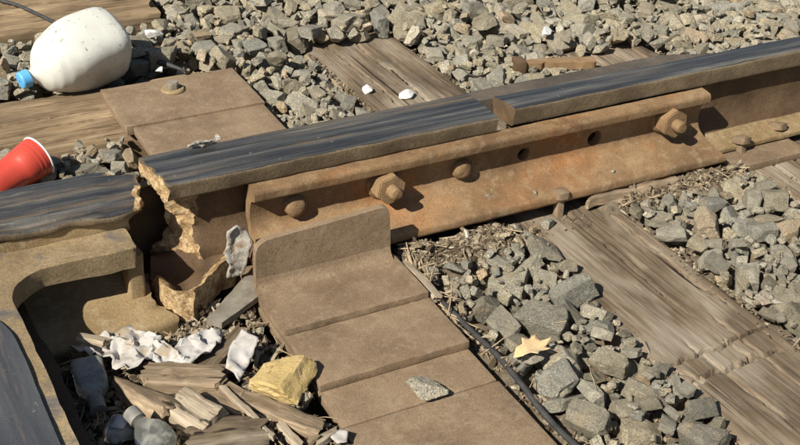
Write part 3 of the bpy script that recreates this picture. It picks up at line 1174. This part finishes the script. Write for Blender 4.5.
def stone_shape(seed, base, nplanes=13, sharp=26.0, rough=.02):
    r = np.random.default_rng(seed)
    D = base / np.linalg.norm(base, axis=1, keepdims=True)
    ax = np.array([1.0, r.uniform(.62, .95), r.uniform(.42, .72)])
    N = r.normal(size=(nplanes, 3))
    N /= np.linalg.norm(N, axis=1, keepdims=True)
    off = r.uniform(.55, .95, nplanes)
    q = np.maximum((D @ N.T) / off, 1e-3)
    inv = (q ** sharp).sum(1) ** (1 / sharp)
    rad = np.minimum(1.35, 1 / np.maximum(inv, .45))
    V = D * rad[:, None]
    V += D * (rough * fbm(V, 3.2, seed * 7 + 1, 2) + rough * .55 * fbm(V, 9.0, seed * 7 + 2, 2))[:, None]
    V *= ax
    V /= np.abs(V).max()
    return V


def cut_stone(seed, level):
    """a block chipped by random planes; level 0 coarse, 1 fine"""
    r = np.random.default_rng(seed)
    ax = np.array([1.0, r.uniform(.5, .95), r.uniform(.35, .8)])
    bm = bmesh.new()
    bmesh.ops.create_cube(bm, size=2)
    sk = r.uniform(-.3, .3, 3)
    for v in bm.verts:
        v.co = Vector((v.co.x + sk[0] * v.co.y, v.co.y + sk[1] * v.co.z, v.co.z + sk[2] * v.co.x))
    for k in range(int(r.integers(7, 12))):
        nrm = Vector(r.normal(size=3)).normalized()
        if r.random() < .25:
            nrm = Vector((nrm.x * .3, nrm.y * .3, nrm.z)).normalized()
        ext = max(v.co.dot(nrm) for v in bm.verts)
        d_ = ext * r.uniform(.58, .86)
        geom = bm.verts[:] + bm.edges[:] + bm.faces[:]
        res = bmesh.ops.bisect_plane(bm, geom=geom, dist=1e-5, plane_co=nrm * d_, plane_no=nrm, clear_outer=True)
        ed = [e for e in res['geom_cut'] if isinstance(e, bmesh.types.BMEdge)]
        if ed:
            bmesh.ops.contextual_create(bm, geom=ed)
    bmesh.ops.remove_doubles(bm, verts=bm.verts[:], dist=.05)
    bmesh.ops.recalc_face_normals(bm, faces=bm.faces[:])
    if level:
        bmesh.ops.bevel(bm, geom=bm.edges[:], offset=.045, segments=1, affect='EDGES', clamp_overlap=True)
    bmesh.ops.triangulate(bm, faces=bm.faces[:])
    for _ in range(3 if level else 1):
        es = [e for e in bm.edges if e.calc_length() > (.26 if level else .55)]
        if es:
            bmesh.ops.subdivide_edges(bm, edges=es, cuts=1)
            bmesh.ops.triangulate(bm, faces=bm.faces[:])
    V, F, _ = from_bm(bm)
    bm.free()
    V = V - (V.max(0) + V.min(0)) / 2
    V = V / np.abs(V).max()
    V = jitter(V, .042 if level else .03, 3.0, seed * 3, 4)
    V = V * ax
    return V / np.abs(V).max(), F


NPROTO = 44
PROT_HI, PROT_LO, FHI, FLO = [], [], [], []
for k in range(NPROTO):
    v_, f_ = cut_stone(1000 + k, 1)
    PROT_HI.append(v_)
    FHI.append(f_)
    v_, f_ = cut_stone(1000 + k, 0)
    PROT_LO.append(v_)
    FLO.append(np.array(f_))
STONES = []
VALID = np.argwhere(LIM > -1)
# keep to where the picture looks, with a margin on every side
vx, vy, vw = topx(np.column_stack([hx[VALID[:, 1]], hy[VALID[:, 0]], np.zeros(len(VALID))]))
VALID = VALID[(vx > -110) & (vx < 930) & (vy > -75) & (vy < 560)]


def raster(V):
    ix = np.floor(V[:, 0] / RES).astype(int)
    iy = np.floor(V[:, 1] / RES).astype(int)
    x0, y0 = ix.min(), iy.min()
    w, h = ix.max() - x0 + 1, iy.max() - y0 + 1
    lo = np.full((h, w), 9.0)
    hi = np.full((h, w), -9.0)
    np.minimum.at(lo, (iy - y0, ix - x0), V[:, 2])
    np.maximum.at(hi, (iy - y0, ix - x0), V[:, 2])
    return x0, y0, lo, hi


def try_stone(size, ncand=5):
    k = int(RNG.integers(NPROTO))
    ang = Euler((RNG.normal(0, .42), RNG.normal(0, .42), RNG.uniform(0, 6.283)))
    Rm = np.array(ang.to_matrix())
    sc = size * .5 * np.array([1, RNG.uniform(.85, 1.1), RNG.uniform(.9, 1.25)])
    V = (PROT_HI[k] * sc) @ Rm.T
    x0, y0, lo, hi = raster(V)
    ok = hi > -8
    best = None
    for c in VALID[RNG.integers(0, len(VALID), ncand)]:
        a, b = c[0] + y0, c[1] + x0
        if a < 0 or b < 0 or a + lo.shape[0] > HNY or b + lo.shape[1] > HNX:
            continue
        hh = H[a:a + lo.shape[0], b:b + lo.shape[1]]
        d = (hh - lo)[ok]
        z = np.quantile(d, .955) if d.max() < 5 else 99
        if z > 5:
            continue
        topz = z + hi[ok].max()
        if topz > LIM[c[0], c[1]] + .25 * size * RNG.uniform(0, 1):
            continue
        if best is None or topz < best[0]:
            best = (topz, z, a, b, c)
    if best is None:
        return False
    topz, z, a, b, c = best
    hh = H[a:a + lo.shape[0], b:b + lo.shape[1]]
    up_ = ok & (z + hi > hh)
    hh[up_] = (z + hi)[up_]
    ID[a:a + lo.shape[0], b:b + lo.shape[1]][up_] = len(STONES)
    STONES.append((k, ang, sc, (hx[c[1]] - RES / 2, hy[c[0]] - RES / 2, z)))
    return True


for size_lo, size_hi, tries in ((.062, .095, 700), (.048, .075, 1700), (.034, .055, 2600), (.02, .034, 2600), (.011, .02, 2600)):
    for _ in range(tries):
        try_stone(RNG.uniform(size_lo, size_hi) , 6)

# how large each stone shows in the picture
cnt = np.zeros(len(STONES))
sel = ID >= 0
px_x, px_y, px_w = topx(np.column_stack([GX[sel], GY[sel], H[sel]]))
inside = (px_x > 0) & (px_x < 800) & (px_y > 0) & (px_y < 445)
np.add.at(cnt, ID[sel][inside], 1 / px_w[inside] ** 2.6)
expo = np.zeros(len(STONES))
np.add.at(expo, ID[sel], 1)
order = np.argsort(-cnt)
single = set(order[:300].tolist())
HI_MESH = {}
jV, jF, jT = [], [], []
base_off = 0
for i, (k, ang, sc, loc) in enumerate(STONES):
    if i in single:
        if k not in HI_MESH:
            HI_MESH[k] = mkmesh('stone', PROT_HI[k] * .05, FHI[k], 'stone', angle=28)
        o = link('stone', HI_MESH[k], ground, loc, ang)
        o.scale = [float(s) / .05 for s in sc]
    elif expo[i] > 0:
        big_ = cnt[i] > 2.0
        V = ((PROT_HI if big_ else PROT_LO)[k] * sc) @ np.array(ang.to_matrix()).T + np.array(loc)
        jV.append(V)
        jF.append(np.array(FHI[k] if big_ else FLO[k]) + base_off)
        jT.append(np.full(len(V), RNG.random()))
        base_off += len(V)
jV = np.vstack(jV)
me = mkmesh('ballast', jV, np.vstack(jF), 'stone_joined', angle=28, attrs={'tint': np.concatenate(jT)})
bal = link('ballast', me, ground)
bal['kind'] = 'stuff'
print('stones', len(STONES), 'joined tris', sum(map(len, jF)), 'visible', int((cnt > 0).sum()))


def hgt(x, y, r=.012):
    i0, i1 = int((y - r - HY0) / RES), int((y + r - HY0) / RES) + 1
    j0, j1 = int((x - r - HX0) / RES), int((x + r - HX0) / RES) + 1
    h = H[max(0, i0):i1, max(0, j0):j1]
    h = h[h < 5]
    return float(np.quantile(h, .8)) if h.size else 0.0


# ------------------------------------------------------------------ fines, bark chips and twigs: nobody could count them
CH = np.array([[-1, -.6, -.4], [1, -.5, -.3], [.8, .7, -.4], [-.7, .6, -.5], [-.6, -.4, .5], [.7, -.3, .4], [.4, .5, .6], [-.5, .4, .4]])
CFc = [[0, 3, 2, 1], [4, 5, 6, 7], [0, 1, 5, 4], [1, 2, 6, 5], [2, 3, 7, 6], [3, 0, 4, 7]]
cv, cf, ct = [], [], []
tv, tf = [], []
n0 = t0 = 0
vx, vy, vw = topx(np.column_stack([GX.ravel(), GY.ravel(), H.ravel()]))
free = (H.ravel() < 5) & (vx > -60) & (vx < 870) & (vy > -40) & (vy < 500)
onT = (ID.ravel() < 0)
tieM = (np.abs(GX - TBX) < TBW / 2 - .012) | ((np.abs(GX - TCX) < TCW / 2 - .012) & (GY < .6))
soil = np.argwhere((free & onT & ~tieM.ravel()).reshape(H.shape))
dens = np.argwhere((free.reshape(H.shape)) & (pitm | bare | bare2 | ((GX > .212) & (GX < .245) & (GY < -.15))) & ~tieM)
tsp = np.argwhere(free.reshape(H.shape) & tieM & (GY < -.1) & ((np.abs(GX - TBX) > TBW / 2 - .035) | (GY > -.17)))


def chip(c, s, el=1.0):
    global n0
    x, y = hx[c[1]] + RNG.uniform(-.002, .002), hy[c[0]] + RNG.uniform(-.002, .002)
    z = H[c[0], c[1]] + s * .22
    e = np.array(Euler((RNG.normal(0, .5), RNG.normal(0, .5), RNG.uniform(0, 6.28))).to_matrix())
    V = (CH * (1 + RNG.uniform(-.35, .35, CH.shape)) * s * np.array([el, RNG.uniform(.5, .9), RNG.uniform(.3, .7)])) @ e.T + np.array([x, y, z])
    cv.append(V)
    cf.extend([[q + n0 for q in f] for f in CFc])
    ct.append(np.full(len(V), RNG.random()))
    n0 += len(V)


for c in soil[RNG.integers(0, len(soil), 9000)]:
    chip(c, RNG.uniform(.0018, .0055))
for c in dens[RNG.integers(0, len(dens), 9000)]:
    chip(c, RNG.uniform(.0015, .005) if RNG.random() < .9 else RNG.uniform(.005, .010), RNG.uniform(1, 2.2))
for c in tsp[RNG.integers(0, len(tsp), 420)]:
    chip(c, RNG.uniform(.0012, .0032))
g = G('bark_and_grit')
t = g.n('ShaderNodeAttribute', attribute_name='tint').outputs['Fac']
col = g.ramp(t, [(0, (.06, .042, .026)), (.3, (.12, .088, .055)), (.55, (.19, .145, .092)), (.8, (.25, .21, .145)), (.95, (.33, .27, .18)), (1, (.45, .4, .31))])
MAT['grit'] = g.out(g.mix(.5, col, g.ramp(g.noise(300, 4, .7), [(.3, .25), (.7, .75)]), 'OVERLAY'), .92, 0.0, g.bump(g.noise(400, 3), .5, .001), Specular_IOR_Level=.2)
grit = link('grit', mkmesh('grit', np.vstack(cv), cf, 'grit', angle=25, attrs={'tint': np.concatenate(ct)}), ground)
grit['kind'] = 'stuff'


def twig(p, L, r, yaw, bend=.15, lift=.0, n=7):
    pts = []
    for k in range(n):
        t = k / (n - 1)
        a = yaw + bend * (t - .5) * 2
        if k:
            x += math.cos(a) * L / (n - 1)
            y += math.sin(a) * L / (n - 1)
        else:
            x, y = p[0] - math.cos(yaw) * L / 2, p[1] - math.sin(yaw) * L / 2
        pts.append((x, y, 0))
    zs = [hgt(q[0], q[1], .006) if H[min(HNY - 1, max(0, int((q[1] - HY0) / RES))), min(HNX - 1, max(0, int((q[0] - HX0) / RES)))] < 5 else -.02 for q in pts]
    za, zb = max(zs[:3]), max(zs[-3:])
    mid = max(0, max(z - (za + (zb - za) * k / (n - 1)) for k, z in enumerate(zs)))
    return tube([(q[0], q[1], za + (zb - za) * k / (n - 1) + mid * .7 + r * .8 + lift) for k, q in enumerate(pts)], r, 6, [1, .95, 1.05, .9, .95, .85, .6])


tws = []
allz = np.argwhere(free.reshape(H.shape) & ~tieM)
for c in dens[RNG.integers(0, len(dens), 240)]:
    tws.append(twig((hx[c[1]], hy[c[0]]), RNG.uniform(.012, .05), RNG.uniform(.0006, .0016), RNG.uniform(0, 6.28), RNG.uniform(-.5, .5)))
for c in allz[RNG.integers(0, len(allz), 60)]:
    if hy[c[0]] < 0:
        tws.append(twig((hx[c[1]], hy[c[0]]), RNG.uniform(.02, .07), RNG.uniform(.0006, .0014), RNG.uniform(0, 6.28), RNG.uniform(-.4, .4)))
for k in range(60):   # straw caught along the right edge of the stepped plate
    y = RNG.uniform(-.34, -.16)
    tws.append(twig((.222 + RNG.uniform(-.008, .014), y), RNG.uniform(.03, .09), RNG.uniform(.0006, .0013), -math.pi / 2 + RNG.normal(0, .22), RNG.uniform(-.2, .2), RNG.uniform(0, .008)))
V, F, MI = join(*tws)
tw = link('straw', mkmesh('straw', V, F, 'straw', MI, None), ground)
tw['kind'] = 'stuff'


# ------------------------------------------------------------------ loose things
def rock(name, seed, px_, py_, z, dims, rot, mat, label, cat='stone', group=None, planes=11, sharp=34):
    V, Fs = cut_stone(seed, 1)
    if seed == 3013:
        V, Fs = stone_shape(3017, ICO3[0], 9, 55, .03), ICO3[1]
    if mat in ('yellow', 'white'):
        V, Fs = stone_shape(seed, ICO2[0], 12, 22, .05), ICO2[1]
    V = V / np.abs(V).max(0) * (np.array(dims) * .5)
    p = atz(px_, py_, z)
    att = None
    if seed == 3013:
        mat, att = 'stone_joined', {'tint': np.full(len(V), .78)}
    o = link(name, mkmesh(name, V, Fs, mat, angle=30, attrs=att), None, p, rot)
    return tag(o, label, cat, group)


rock('loose_stone', 3013, 428, 391, -.003, (.066, .046, .032), (R_(6), R_(6), R_(-28)), 'stone', 'single speckled grey stone lying on the stepped brown plate')
rock('ochre_rock', 3005, 283, 378, .012, (.085, .092, .06), (0, R_(-6), R_(55)), 'yellow', 'yellow ochre rock among the wood debris beside the stepped plate', 'rock', planes=14, sharp=22)
rock('loose_stone', 3011, 547, 223, -.009, (.024, .018, .014), (0, 0, .5), 'stone', 'small grey stone on the cracked tie by the tall spike')
for (sx, sy, dx_, sd, lb) in ((368, 89, .034, 3021, 'rounded white stone on the tie end behind the broken rail'), (408, 95, .04, 3022, 'flat white stone against the back of the rail'), (160, 70, .024, 3023, 'white pebble between the milk jug and base plate')):
    p = atz(sx, sy, .0)
    z = hgt(p[0], p[1]) + .008
    rock('white_stone', sd, sx, sy, z, (dx_, dx_ * .75, dx_ * .55), (0, .1, sd), 'white', lb, 'stone')
for (sx, sy, z, s, lb) in ((487, 196, .039, .010, 'dark pebble on the joint bar foot under the round bolt head'), (535, 192, .036, .008, 'pale pebble on the joint bar foot left of the tall spike'), (613, 171, .0375, .009, 'grey pebble on the joint bar foot below the larger empty hole')):
    rock('pebble', 3100 + int(sx), sx, sy, z, (s * 1.2, s * .9, s * .6), (0, 0, sx), 'stone', lb, 'pebble')
# extra bright stones that catch the eye in the bed
for i, (sx, sy, s, lb) in enumerate(((155, 33, .032, 'chalky white lump by the end of the thick timber'), (546, 32, .034, 'small white stone in the ballast above the rusty flat bar'))):
    p = atz(sx, sy, .0)
    z = hgt(p[0], p[1]) + .008
    rock('white_stone', 3200 + i, sx, sy, z, (s * 1.3, s * .8, s * .6), (.2, .1, i), 'white', lb)

# crumbly dirt clump on the back of the broken rail
V = stone_shape(3301, ICO3[0], 10, 20, .1) * np.array([.032, .012, .010])
p = atz(208, 146, .175)
cl = link('dirt_clump', mkmesh('dirt_clump', jitter(V, .004, 120, 5), ICO3[1], 'foil', angle=30), None, (p[0], .056, .1745), (0, 0, .1))
tag(cl, 'pale crumbly clump stuck to the back edge of the broken rail', 'clump')


def wood_chunk(L, W, T, seed, taper=(1, 1), rag=.012):
    nx_, ny_ = max(6, int(L / .005)), max(4, int(W / .005))
    prof = []
    P = round_poly([(-W / 2, -T / 2, T * .15), (W / 2, -T / 2, T * .15), (W / 2, T / 2, T * .15), (-W / 2, T / 2, T * .15)], 3)
    V, F, MI = prism(P, -L / 2, L / 2, 'x', .004, .006)
    t = (V[:, 0] + L / 2) / L
    k = taper[0] + (taper[1] - taper[0]) * t
    V[:, 1] *= k
    V[:, 2] *= .5 + .5 * k
    endk = np.abs(V[:, 0]) > L / 2 - .004
    V[endk, 0] += np.sign(V[endk, 0]) * (rag * fbm(np.column_stack([np.zeros(endk.sum()), V[endk, 1], V[endk, 2]]), 110, seed, 3))
    Q = V * np.array([.12, 1, 1])
    V[:, 2] += .0016 * fbm(Q, 85, seed + 2, 2) + .0035 * fbm(V, 26, seed + 8, 4)
    V[:, 1] += .0018 * fbm(Q, 70, seed + 3, 2) + .0035 * fbm(V, 22, seed + 9, 4)
    return V, F, MI


def wood(px0, py0, px1, py1, z, W, T, seed, label, mat='chunk', taper=(1, 1), roll=0.0, z1=None, name='wood_chunk', cat='wood', rag=.009):
    a, b = atz(px0, py0, z), atz(px1, py1, z if z1 is None else z1)
    d = Vector(b - a)
    V, F, MI = wood_chunk(d.length, W, T, seed, taper, rag)
    o = link(name, mkmesh(name, V, F, mat, MI, 38), None, (a + b) / 2)
    o.rotation_euler = (d.to_track_quat('X', 'Z').to_matrix() @ Matrix.Rotation(roll, 3, 'X')).to_euler()
    return tag(o, label, cat, None)


wood(146, 379, 222, 382, -.002, .042, .034, 401, 'stout weathered wood piece just below the crumpled tissue', roll=.2)
wood(114, 386, 172, 416, -.002, .042, .036, 402, 'pointed wedge of wood next to the square cut block', taper=(.2, 1.15), roll=-.3)
wood(180, 405, 216, 428, .002, .052, .038, 403, 'short square cut wood block among the litter', roll=.35, mat='bleached', rag=.002)
wood(218, 390, 322, 432, -.008, .034, .022, 404, 'long flat brown stick below the yellow rock', taper=(.9, .8))
wood(205, 396, 246, 412, -.012, .036, .024, 405, 'broken wood slab behind the square cut block')
wood(192, 442, 262, 432, -.004, .06, .034, 406, 'wide dark wood chunk under the square cut block', taper=(1, .7), mat='tie')
wood(222, 384, 276, 440, .006, .008, .007, 407, 'thin pale stick lying across the long brown stick', mat='bleached', name='stick', cat='stick')
wood(204, 374, 242, 332, -.004, .034, .026, 408, 'grey wood splinter standing between tissue and torn paper', mat='tie', taper=(1, .6))
wood(74, 338, 109, 343, .02, .013, .011, 409, 'small yellowish stick end poking over the crumpled tissue', mat='bleached', name='stick', cat='stick')
wood(316, 443, 336, 431, -.008, .016, .012, 410, 'pale splinter at the edge of the stepped plate', mat='bleached', taper=(1, .5))
wood(588, 204, 672, 182, .0, .030, .026, 411, 'long weathered wood splinter along the foot of the joint bar', taper=(.35, 1.0), roll=-.3)
wood(405, 263, 440, 300, .0, .016, .010, 412, 'split lath beside the brace plate corner', mat='bleached', taper=(.8, 1))
wood(489, 219, 525, 246, -.002, .014, .009, 413, 'thin tan lath on the rubble in front of the joint bar', mat='bleached', taper=(.5, 1))
wood(283, 424, 300, 445, -.004, .012, .01, 414, 'short pale twig stub below the yellow rock', mat='bleached', name='stick', cat='stick')
wood(678, 369, 706, 392, -.021, .045, .012, 415, 'bleached broken slab of wood in the crosswise crack of the tie', mat='bleached', taper=(.8, .7), name='wood_sliver', cat='wood')


# crumpled sheets
def sheet(name, pts, z, seed, amp, mat, label, cat, n=46, rise=None, fr=26):
    """pts: pixel outline on height z; a crumpled skin with thickness"""
    P = np.array([atz(x, y, z)[:2] for x, y in pts])
    Pr = resample(P, .006)
    cv_, cf_ = cdt_cap(Pr, .0045)
    V = np.column_stack([cv_, np.full(len(cv_), z)])
    r = 1 - np.abs(fbm(V, fr, seed, 2))
    h = amp * (r + .5 * (1 - np.abs(fbm(V, fr * 2.3, seed + 5, 2))) - .6)
    V[:, 2] += h
    if rise is not None:
        V[:, 2] += rise(V)
    V[:, :2] += .25 * amp * np.column_stack([fbm(V, fr * 1.5, seed + 8), fbm(V, fr * 1.5, seed + 9)])
    me_ = mkmesh(name, V, cf_, mat, None, 50)
    o = link(name, me_)
    md_ = o.modifiers.new('thickness', 'SOLIDIFY')
    md_.thickness = .0012
    return tag(o, label, cat)


sheet('tissue', [(72, 350), (82, 341), (108, 336), (135, 332), (160, 342), (172, 352), (186, 342), (208, 333), (224, 334), (216, 352), (196, 366), (170, 372), (150, 364), (132, 376), (118, 372), (108, 360), (86, 360)], .008, 501, .02, 'paper', 'long crumpled dirty white tissue under the broken frog foot', 'tissue', fr=38)
sheet('torn_paper', [(226, 374), (236, 352), (243, 346), (258, 350), (250, 366), (240, 382)], .004, 505, .012, 'paper', 'torn white paper scrap between grey splinter and yellow rock', 'paper', rise=lambda V: .02 * (V[:, 1] - V[:, 1].min()) / .08)
sheet('metal_scrap', [(750, 296), (768, 290), (790, 294), (806, 300), (806, 312), (785, 306), (762, 306)], -.006, 508, .01, 'foil', 'crinkled silvery scrap beside the cracked tie', 'scrap metal')
sheet('torn_paper', [(330, 437), (340, 430), (348, 434), (346, 442), (336, 444)], -.004, 511, .008, 'paper', 'small pale paper scrap by the corner of the stepped plate', 'paper')
# upright flake of pale scale leaning on the brace
P = [(0, 0), (.012, -.004), (.028, .004), (.034, .03), (.046, .055), (.036, .075), (.022, .084), (.006, .078), (.004, .055), (-.004, .045), (.006, .022)]
cv_, cf_ = cdt_cap(resample(np.array(P), .005), .004)
V = np.column_stack([cv_[:, 0], np.zeros(len(cv_)), cv_[:, 1]])
V[:, 1] += .007 * fbm(V, 45, 3, 3)
o = link('metal_flake', mkmesh('metal_flake', V, cf_, 'foil', None, 40), None, (-.062, -.098, .012), (R_(-12), 0, R_(-8)))
md_ = o.modifiers.new('thickness', 'SOLIDIFY')
md_.thickness = .004
tag(o, 'pale ragged flake standing between broken rail and brace', 'flake')
# steel slab fragment under it
sl_ = [atz(x, y, .0)[:2] for x, y in ((206, 322), (222, 325), (268, 292), (270, 287), (262, 279), (246, 277))]
V, F, MI = prism(np.array(sl_), -.006, .004, 'z', .01, .01)
V[:, 2] += .10 * (V[:, 0] + .06) * .15
o = link('steel_fragment', mkmesh('steel_fragment', jitter(V, .0012, 40, 9), F, 'shard', MI, 38))
tag(o, 'flat grey steel fragment wedged between broken rail and stepped plate', 'steel fragment')

# milk jug
jug = thing('milk_jug', 'empty milky white plastic gallon jug lying on its side', 'jug')
a, b = atz(27.5, 78, .045), atz(104, 47, .066)
axd = Vector(b - a)
print('jug axis', axd.length)
axd.normalize()
JL = .262
prof = [(-.004, .0155), (.012, .0165), (.016, .019), (.021, .024), (.026, .036), (.036, .053), (.052, .067), (.075, .0765), (.105, .081), (.15, .082), (.185, .081), (.207, .079), (.222, .074), (.233, .062), (.239, .045), (.236, .02), (.236, .002)]
n = 56
V, F = [], []
pa = np.array(prof)
ts = np.linspace(0, 1, 70)
s_ = np.concatenate([[0], np.cumsum(np.hypot(*np.diff(pa, axis=0).T))])
s_ /= s_[-1]
for t in ts:
    aa, rr = np.interp(t, s_, pa[:, 0]), np.interp(t, s_, pa[:, 1])
    ex = 2 + 2.2 * sstep(.06, .14, aa) * (1 - .4 * sstep(.235, .26, aa))
    for k in range(n):
        th = 2 * math.pi * k / n
        c, s = math.cos(th), math.sin(th)
        q = (abs(c) ** ex + abs(s) ** ex) ** (-1 / ex)
        q = 1 + (q - 1) * .8
        V.append((rr * q * c * .965, rr * q * s * .965, aa))
for i in range(len(ts) - 1):
    for k in range(n):
        F.append([i * n + k, i * n + (k + 1) % n, (i + 1) * n + (k + 1) % n, (i + 1) * n + k])
V = np.array(V)
V = V + np.column_stack([.003 * fbm(V, 11, 3, 2), .003 * fbm(V, 11, 4, 2), np.zeros(len(V))]) * sstep(.03, .1, V[:, 2])[:, None]
V[:, :2] *= .97
V[:, 0] += .013 * sstep(.015, .06, V[:, 2])
fj = frame(a, axd, (0.0, -.45, .9)) @ Matrix.Diagonal((.91, .91, .91, 1))
link('body', mkmesh('body', xform(V, fj), F, 'jug', None, None), jug)
cp = []
n2 = 40
for aa, rr in ((-.0195, .002), (-.0195, .012), (-.0188, .0172), (-.016, .0196), (-.002, .0202), (.002, .0208), (.002, .017)):
    for k in range(n2):
        th = 2 * math.pi * k / n2
        q = rr * (1 + (.02 if k % 2 and -.017 < aa < 0 else 0))
        cp.append((q * math.cos(th), q * math.sin(th), aa))
Fc = [[i * n2 + k, (i + 1) * n2 + k, (i + 1) * n2 + (k + 1) % n2, i * n2 + (k + 1) % n2][::-1] for i in range(6) for k in range(n2)]
link('cap', mkmesh('cap', xform(np.array(cp), fj), Fc, 'cap', None, 30), jug)

# red cup
cup = thing('plastic_cup', 'red plastic cup with white rim lying by the frog', 'cup')
rimc = atz(38.5, 156, .04)
cax = Vector((-.88, -.42, -.20)).normalized()
wall_ = [(0, .0455), (.010, .0447), (.0105, .0452), (.014, .0449), (.0145, .0440), (.02, .0436), (.0205, .0441), (.024, .0438), (.0245, .0430), (.05, .0407), (.051, .0399), (.07, .038), (.085, .0364), (.100, .035), (.112, .0337), (.118, .0315), (.118, .001)]
wall_in = [(.116, .001), (.116, .030), (.05, .0388), (.0, .0442)]
V, F, MI = lathe(wall_, 44, False)
fcx = frame(rimc, cax, (0, 0, 1)) @ Matrix.Diagonal((.84, .84, .9, 1))
V = V + np.column_stack([.004 * fbm(V, 22, 4, 2), .004 * fbm(V, 22, 5, 2), np.zeros(len(V))]) * sstep(.03, .09, V[:, 2])[:, None]
link('wall', mkmesh('wall', xform(V, fcx), F, 'cup', MI, 35), cup)
V, F, MI = lathe(wall_in, 44, False)
link('lining', mkmesh('lining', xform(V, fcx), F, 'cup_in', MI, 35), cup)
V = []
for k in range(44):
    t = 2 * math.pi * k / 44
    for j in range(8):
        u = 2 * math.pi * j / 8
        r = .0452 + .0022 * math.cos(u)
        V.append((r * math.cos(t), r * math.sin(t), .0022 * math.sin(u)))
F = [[k * 8 + j, k * 8 + (j + 1) % 8, ((k + 1) % 44) * 8 + (j + 1) % 8, ((k + 1) % 44) * 8 + j][::-1] for k in range(44) for j in range(8)]
link('rim', mkmesh('rim', xform(np.array(V), fcx), F, 'cup_in', None, None), cup)


# glass flask bottles
def flask(px0, py0, px1, py1, z0, z1, W, D, label, rollx=0.0, lab=False):
    """neck end pixel -> base end pixel"""
    a, b = atz(px0, py0, z0), atz(px1, py1, z1)
    d = Vector(b - a)
    L = d.length
    fr_ = frame(a, d, (0, 0, 1))
    root = thing('glass_bottle', label, 'bottle')
    secs = [(.0, .0095, .0095, 2), (.016, .0095, .0095, 2), (.020, .011, .011, 2), (.024, W * .30, D * .40, 2.4), (.034, W * .46, D * .49, 3.2), (.045, W * .5, D * .5, 4.5), (L - .008, W * .5, D * .5, 4.5), (L - .002, W * .47, D * .46, 4), (L, W * .40, D * .38, 3.5)]
    V, F = [], []
    n = 32
    for aa, w, dd, ex in secs:
        for k in range(n):
            t = 2 * math.pi * (k + .5) / n
            c, s = math.cos(t), math.sin(t)
            q = (abs(c) ** ex + abs(s) ** ex) ** (-1 / ex)
            V.append((dd * q * c, w * q * s, aa))
    for i in range(len(secs) - 1):
        for k in range(n):
            F.append([i * n + k, i * n + (k + 1) % n, (i + 1) * n + (k + 1) % n, (i + 1) * n + k])
    F.append(list(range(n))[::-1])
    F.append([(len(secs) - 1) * n + k for k in range(n)])
    link('body', mkmesh('body', xform(np.array(V), fr_), F, 'glass', None, 35), root)
    V, F, MI = lathe([(-.006, .0108), (-.006, .0112), (.013, .0115), (.013, .0098)], 24)
    link('cap', mkmesh('cap', xform(V, fr_), F, 'bottlecap', MI, 35), root)
    if lab:
        V, F, MI = bevbox(D * .5 + .0004, D * .5 + .0012, -W * .3, W * .3, L * .5, L * .82, 0)
        link('label', mkmesh('label', xform(V, fr_), F, 'label', MI, None), root)
    return root


flask(98, 408, 86, 362, -.004, .008, .045, .026, 'dusty flat glass bottle lying neck down in the frog shadow')
flask(133, 415, 164, 448, .026, .014, .046, .028, 'clear glass bottle with cap beside the pointed wood wedge')
flask(148, 434, 108, 428, .002, .002, .042, .026, 'glass bottle with pale label half hidden behind another bottle', lab=True)

# dry leaf
lo = [(0, 0), (.010, .009), (.022, .010), (.026, .018), (.036, .014), (.05, .018), (.052, .008), (.07, .004), (.054, -.003), (.056, -.014), (.04, -.010), (.03, -.018), (.024, -.009), (.01, -.008)]
cv_, cf_ = cdt_cap(resample(np.array(lo), .004), .004)
V = np.column_stack([cv_, .010 * np.abs(cv_[:, 1]) / .018 + .004 * np.sin(cv_[:, 0] * 90)])
p = atz(512, 370, -.004)
o = link('dry_leaf', mkmesh('dry_leaf', V, cf_, 'leaf', None, None), None, (p[0], p[1], hgt(p[0] + .02, p[1]) + .006), (R_(10), R_(-8), R_(2)))
tag(o, 'curled tan dry leaf caught beside the black cable', 'leaf')
o.modifiers.new('thickness', 'SOLIDIFY').thickness = .0006

# cables
pts = [(x, y, -.012 + .003 * math.sin(i * 1.7)) for i, (x, y) in enumerate([tuple(atz(px_, py_, -.012)[:2]) for px_, py_ in ((402, 262), (420, 279), (444, 303), (470, 328), (497, 356), (520, 384), (542, 410), (562, 432), (580, 452), (620, 500))])]
V, F, MI = tube(spline(pts, 8), .0046, 12)
V[:, 2] = -.012 + (V[:, 2] + .012) * 1.0
tag(link('black_cable', mkmesh('black_cable', V, F, 'cable', MI, None)), 'black cable running along the right edge of the stepped plate', 'cable')
pts = [atz(-30, -10, .056), atz(0, 0, .054), atz(20, 6, .054), atz(48, 19, .053), atz(70, 30, .053)]
pts.append(pts[-1] + np.array([.05, -.12, -.03]))
V, F, MI = tube(spline(pts, 8), .0042, 10)
tag(link('grey_wire', mkmesh('grey_wire', V, F, 'cable', MI, None)), 'thin grey wire draped over the thick timber behind the jug', 'wire')
pts = [atz(112, 44, .01), atz(130, 54, .012), atz(160, 62, .014), atz(186, 71, .016)]
V, F, MI = tube(spline(pts, 6), .0068, 10, [1] * 13 + [.9, .8, .7, .6, .5, .4])
tag(link('dark_rod', mkmesh('dark_rod', V, F, 'cable', MI, None)), 'dark bent rod poking out from under the milk jug', 'rod')
